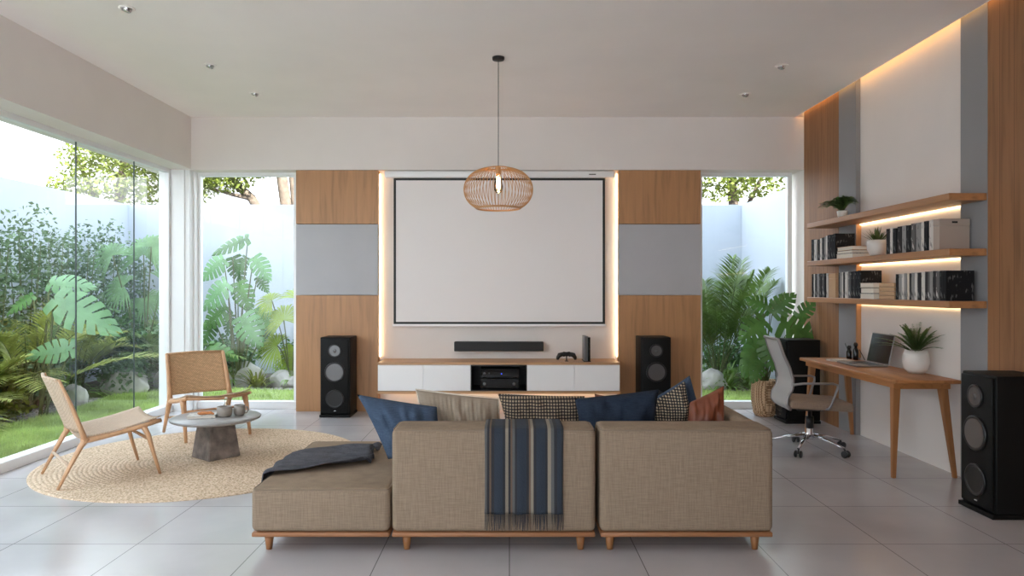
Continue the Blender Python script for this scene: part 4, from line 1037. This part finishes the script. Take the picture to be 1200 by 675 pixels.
# ---- plants
LIM = (-6.64, 4.04, -5, 12.49)
GZ = -.06
def garden_monstera(label, rx, ry, data, seed, mts=('monst', 'monstp', 'monstd'), th=.014):
    lv = []
    for (bx, by, tx, ty, wf, mi, dy) in data:
        a = at(bx, by, ry+dy); c = at(tx, ty, ry+dy); lv.append((a.x, a.z, c.x, c.z, dy, wf, mi))
    return monstera(label, (rx, ry, GZ), lv, list(mts), ry, 'split-leaf plants in the garden', seed=seed, th=th)
z8 = lambda x, y: (150+x/2.595, 230+y/2.595)
D = []
for a, c, wf, mi, dy in (((365, 128), (262, 168), .55, 2, 0), ((383, 185), (432, 252), .75, 1, -.1), ((318, 185), (345, 262), .8, 2, .1), ((290, 190), (224, 248), .85, 1, -.1), ((300, 262), (226, 335), .95, 1, -.2), ((395, 245), (425, 290), .75, 2, .1),
                         ((335, 262), (376, 345), .75, 0, -.05), ((300, 335), (232, 395), .9, 0, 0), ((345, 365), (400, 452), .95, 1, -.25), ((393, 340), (446, 408), .9, 0, -.1), ((245, 455), (330, 492), .6, 0, -.25), ((262, 380), (226, 452), .8, 2, .1), ((310, 360), (300, 420), .8, 2, .1), ((360, 185), (330, 235), .8, 2, .05), ((430, 400), (405, 470), .6, 2, .1)):
    D.append((*z8(*a), *z8(*c), wf, mi, dy))
ty_ = 10.75
garden_monstera('tall split-leaf monstera against the wall in the back left window', at(278, 430, ty_).x, ty_, D, 11)
# its dark trunks are part of the neighbouring dark stems
z7 = lambda x, y: (x/2.596, 230+y/2.596)
D = []
for a, c, wf, mi, dy in (((150, 262), (285, 270), .55, 1, .25), ((165, 310), (352, 400), .62, 1, -.1), ((225, 460), (92, 482), .58, 1, -.1), ((100, 300), (40, 350), .7, 0, .3), ((180, 390), (150, 440), .8, 2, .4)):
    D.append((*z7(*a), *z7(*c), wf, mi, dy))
garden_monstera('monstera with two huge pale split leaves in the left garden', -5.25, 8.1, D, 12, th=.018)

def palm(label, x, y, n, L, ll, mt, seed, el=(.6, 1.4), lw=.028, droop=.9, trunk=.25, nl=30, cat='palm', group='palms in the garden', clamp=None):
    rnd = random.Random(seed); t = thing('palm_plant', label, cat, (x, y, GZ), group=group)
    bm = B(); st = B()
    for k in range(n):
        a = k*2.399+rnd.uniform(-.3, .3); e = rnd.uniform(*el); d = Vector((math.cos(a)*math.cos(e), math.sin(a)*math.cos(e), math.sin(e)))
        b0 = Vector((math.cos(a)*.05, math.sin(a)*.05, trunk*rnd.uniform(.4, 1)))
        if clamp and d.y > clamp: d.y = clamp
        if x < -5.3 and d.x < -.35: d.x = -.35
        frond(bm, b0, d, L*rnd.uniform(.75, 1.1), nl, ll, lw, droop*rnd.uniform(.7, 1.2), 0, 1, .008, rnd, start=.28)
        tube(st, [(b0.x*.7, b0.y*.7, 0), tuple(b0), tuple(b0+d*.1)], .012, 6)
    obj('foliage', bm, [mt, 'stem'], t); obj('stems', st, 'stem', t); return t
palm('areca palm with arching fronds in the right garden window', 3.12, 10.7, 24, 2.15, .55, 'palm', 21, (1.0, 1.5), .028, .50, .25, 44, clamp=.3)
palm('olive feathery palm in the far left of the garden', -5.75, 8.55, 20, 1.7, .45, 'palmo', 22, (.55, 1.4), .03, .8, .3, 34)
palm('second feathery palm between the olive palm and shrubs', -6.0, 9.9, 14, 1.6, .42, 'palmo', 23, (.6, 1.35), .03, .8, .3, 30)
palm('low feathery palm at the left edge of the view', -5.85, 7.6, 14, 1.15, .35, 'palmo', 24, (.4, 1.2), .025, .8, .15, 26)
palm('young dark palm beside the white corner column', -5.25, 10.9, 16, 1.5, .4, 'palm', 25, (.5, 1.35), .035, .8, .35, 24, clamp=.4)

def fanpalm(label, x, y, spec, mt, seed, R=.5):
    rnd = random.Random(seed); t = thing('fan_palm', label, 'palm', (x, y, GZ), group='palms in the garden')
    bm = B(); st = B()
    for (cx, cz, R_, ux, uz, dy) in spec:
        c = Vector((cx-x, dy, cz-GZ)); nrm = Vector((rnd.uniform(-.2, .2), -1, rnd.uniform(.3, .9)))
        fan_leaf(bm, c, nrm, R_, 26, 4.2, (ux, 0, uz), 0, .35, rnd)
        r0_ = Vector((rnd.uniform(-.04, .04), 0, .1)); mid = r0_.lerp(c, .5)+Vector((0, 0, .2))
        tube(st, [r0_*(1-q)**2+mid*2*q*(1-q)+c*q*q for q in [i/8 for i in range(9)]], .010, 6)
    for k in range(1): tube(st, [(0, 0, 0), (0, 0, .25)], [.06, .045], 10)
    obj('foliage', bm, mt, t); obj('stems', st, 'stem', t)
def F_(px, py, y): v = at(px, py, y); return v.x, v.z
sp_ = []
for px, py, R_, ux, uz in ((168, 298, .52, 0, 1), (140, 300, .38, -.6, .6), (192, 330, .42, .7, .2), (150, 335, .4, -.7, -.1), (185, 290, .4, .5, .8), (165, 350, .36, .2, -.4)):
    x, z = F_(px, py, 10.9); sp_.append((x, z, R_, ux, uz, random.uniform(-.2, .2)))
fanpalm('tall green fan palm left of the white corner column', at(168, 430, 10.9).x, 10.9, sp_, 'fanp', 31)
sp_ = []
for px, py, R_, ux, uz in ((335, 375, .42, -.4, 1), (325, 405, .36, -.8, .1), (345, 415, .38, -.3, -.6), (318, 352, .3, -.9, .4), (350, 350, .4, .5, .7)):
    x, z = F_(px, py, 10.7); sp_.append((x, z, R_, ux, uz, random.uniform(-.15, .15)))
fanpalm('lime fan palm beside the oak panel in the back left window', at(342, 430, 10.7).x, 10.7, sp_, 'lime', 32)

def strap(label, x, y, n, L, mt, seed, w_=.035, name='strap_plant', el=(.5, 1.4)):
    rnd = random.Random(seed); t = thing(name, label, 'plant', (x, y, GZ), group='strap-leaved plants in the beds'); bm = B()
    for k in range(n):
        a = rnd.uniform(0, 2*PI); e = rnd.uniform(*el); d = (math.cos(a)*math.cos(e), math.sin(a)*math.cos(e), math.sin(e))
        blade(bm, (math.cos(a)*.04, math.sin(a)*.04, .0), d, L*rnd.uniform(.7, 1.15), w_, .75, 7)
    o = obj('foliage', bm, mt, t); return t
k = 0
for x, y, L, mt, lb in ((2.75, 10.75, .75, 'strap', 'grassy clump left of centre below the areca palm'), (3.15, 10.45, .62, 'strap', 'grassy clump directly in front of the areca palm'), (3.55, 10.6, .75, 'strap', 'grassy clump right of the areca palm by the basket plant'), (3.4, 11.2, .8, 'strap', 'tall grassy clump at the foot of the right garden wall'),
                     (-4.9, 10.7, .65, 'strap', 'dark strappy clump right of the white corner column'), (-4.3, 10.9, .7, 'strap', 'strappy clump behind the tall monstera stems'), (-3.75, 10.65, .62, 'limebush', 'yellow-green strappy clump between monstera and fan palm'), (-3.3, 10.9, .7, 'strap', 'strappy clump below the lime fan palm'), (-3.55, 11.5, .8, 'strap', 'strappy clump at the wall behind the lime fan palm'),
                     (-5.55, 10.3, .75, 'strap', 'strappy clump behind the largest boulder'), (-5.9, 9.5, .8, 'strap', 'strappy clump left of the largest boulder'), (-5.0, 11.6, .8, 'strap', 'strappy clump at the wall left of the corner column'), (-5.6, 7.6, .5, 'limebush', 'yellow-green strappy clump at the far left bed edge')):
    k += 1; strap(lb, x, y, 70, L, mt, 40+k)
def bush(label, x, y, r, h_, n, s, mt, seed, stems=6, shell=.2, group='shrubs in the garden', name='shrub'):
    rnd = random.Random(seed); t = thing(name, label, 'shrub', (x, y, GZ), group=group); bm = B(); st = B()
    for k in range(stems):
        a = k*2.4; q = Vector((math.cos(a)*r*.55, math.sin(a)*r*.45, h_*rnd.uniform(.75, .95)))
        tube(st, [(q.x*.15, q.y*.15, 0), (q.x*.6, q.y*.6, q.z*.5), tuple(q)], [.014, .010, .004], 6)
    for k in range(9):
        a = k*2.4; c = (math.cos(a)*r*.45*rnd.random(), math.sin(a)*r*.4*rnd.random(), h_*(.22+.68*k/8))
        leafcloud(bm, c, r*.8, r*.7, h_*.16, n//9, s, 0, rnd, shell)
    obj('foliage', bm, mt, t); obj('stems', st, 'stem', t)
nm = ['nearest the left edge of the view', 'second from the left edge', 'third from the left edge, behind the monstera', 'fourth from the left edge', 'fifth, nearest the garden corner', 'in the very corner of the garden walls']
for i, y in enumerate((8.7, 9.3, 9.9, 10.5, 11.2, 12.0)):
    bush('tall small-leaved shrub by the left wall, '+nm[i], -6.28, y, .36, 2.35+.12*math.sin(i*2.1), 1500, .07, 'shrub', 60+i)
for x, y, r, h_, mt, lb in ((-5.75, 8.0, .32, .55, 'limebush', 'low lime bush beside the lounge chair view of the left bed'), (-5.35, 9.9, .28, .5, 'shrub', 'low shrub behind the gap between two boulders'), (-6.0, 9.0, .45, .9, 'shrub', 'dense mid-height shrub under the feathery palms'), (-5.55, 10.9, .45, .9, 'monstd', 'dark broad shrub at the foot of the tall fan palm'),
                           (-6.0, 10.8, .5, 1.2, 'monstd', 'dark tall shrub between wall shrubs and fan palm'), (-4.5, 11.5, .5, .7, 'monstd', 'dark low shrub behind the tall monstera'), (-3.2, 11.6, .5, .7, 'monstd', 'dark low shrub behind the lime fan palm'), (3.5, 11.7, .45, .6, 'monstd', 'dark low shrub behind the areca palm'), (-6.1, 7.3, .45, 1.0, 'shrub', 'mid-height shrub at the left edge of the view')):
    k += 1; bush(lb, x, y, r, h_, 1300, .085, mt, 80+k)
# ---- trees over the wall
LIM = None
def tree(label, x, y, trunks, clouds, n, s, seed, clear=0):
    rnd = random.Random(seed); t = thing('garden_tree', label, 'tree', (x, y, GZ), group='trees beyond the garden wall'); st = B(); bm = B()
    for pts, r0_, r1_ in trunks:
        m_ = len(pts); tube(st, [(a-x, b_-y, c-GZ) for a, b_, c in pts], [r0_+(r1_-r0_)*i/(m_-1) for i in range(m_)], 10)
    for (cx, cy, cz, rx, ry, rz) in clouds: leafcloud(bm, (cx-x, cy-y, cz-GZ), rx, ry, rz, int(n*rx*rz*1.0), s, 0, rnd, .0)
    obj('trunk', st, 'bark', t); obj('crown', bm, 'treeleaf', t)
tree('leaning tree with bare trunks over the wall in the back left window', -4.55, 14.2,
     [([(-4.35, 14.2, GZ), (-4.35, 14.2, 2), (-4.42, 14.2, 3.0), (-4.62, 14.2, 4.4), (-4.9, 14.2, 5.8)], .14, .09), ([(-4.3, 14.3, 1.5), (-4.22, 14.3, 2.6), (-4.32, 14.3, 3.6), (-4.1, 14.3, 5.2)], .10, .07), ([(-4.4, 14.2, .6), (-4.65, 14.2, 2.4), (-5.1, 14.2, 3.2), (-5.7, 14.1, 3.75), (-6.4, 14, 4.1)], .13, .05), ([(-5.1, 14.2, 3.2), (-5.4, 14, 3.25), (-5.9, 13.9, 3.4)], .05, .02)],
     [(-5.6, 14, 3.75, .75, .6, .42), (-6.2, 14, 3.95, .7, .6, .55), (-5.1, 14, 4.5, 1.0, .8, .5), (-6.3, 14.2, 4.9, 1.2, .9, .7), (-4.6, 14.2, 5.8, 1.5, 1, .8), (-4.75, 14.0, 3.95, .35, .4, .22), (-6.0, 13.9, 3.35, .35, .3, .22), (-5.5, 13.9, 3.55, .6, .4, .3), (-5.0, 14, 3.75, .5, .4, .2)], 3400, .09, 91)
tree('broad leafy tree beyond the left corner of the garden wall', -8.6, 15.4,
     [([(-8.6, 15.4, GZ), (-8.6, 15.4, 2), (-8.4, 15.4, 3.2), (-8.2, 15.4, 4.6)], .16, .08), ([(-8.5, 15.4, 2.5), (-9.0, 15.4, 3.6), (-9.3, 15.3, 4.3)], .08, .03)],
     [(-8.5, 15.2, 3.7, 1.1, .8, .55), (-9.3, 15.2, 3.6, .45, .5, .25), (-7.5, 15.2, 3.6, .75, .7, .5), (-8.2, 15.2, 4.5, 1.1, .9, .6), (-9.0, 15.2, 4.2, .6, .6, .35), (-7.3, 15.3, 4.3, .8, .7, .5)], 2200, .10, 92)
tree('leafy tree beyond the wall in the right garden window', 4.6, 14.6,
     [([(4.6, 14.6, GZ), (4.65, 14.6, 2.2), (4.5, 14.6, 3.8), (4.4, 14.6, 5)], .14, .07), ([(4.6, 14.6, 2.6), (5.2, 14.6, 3.8)], .07, .03)],
     [(4.2, 14.4, 3.75, .85, .7, .62), (5.1, 14.4, 3.75, .85, .7, .55), (4.7, 14.4, 4.6, 1.3, .9, .7), (3.6, 14.4, 4.2, .7, .7, .5), (5.9, 14.4, 4.2, .7, .7, .5)], 2600, .10, 93)
# neighbour's house
t = thing('neighbour_house', 'grey hipped roof of a house beyond the garden wall', 'house', (-10.2, 22, GZ))
bm = B(); rbox(bm, -2.2, 2.6, -2, 2, 0, 3.4); obj('house_wall', bm, 'gwall', t)
bm = B(); a = [(-2.8, -2.6, 3.3), (3.4, -2.6, 3.3), (3.4, 2.6, 3.3), (-2.8, 2.6, 3.3)]; r_ = [(-1.2, -.2, 5.6), (.1, -.2, 5.6)]
V_ = [bm.verts.new(p) for p in a+r_]
for f in ((0, 1, 5, 4), (1, 2, 5), (2, 3, 4, 5), (3, 0, 4), (3, 2, 1, 0)): bm.faces.new([V_[i] for i in f])
obj('roof', bm, 'roof', t)
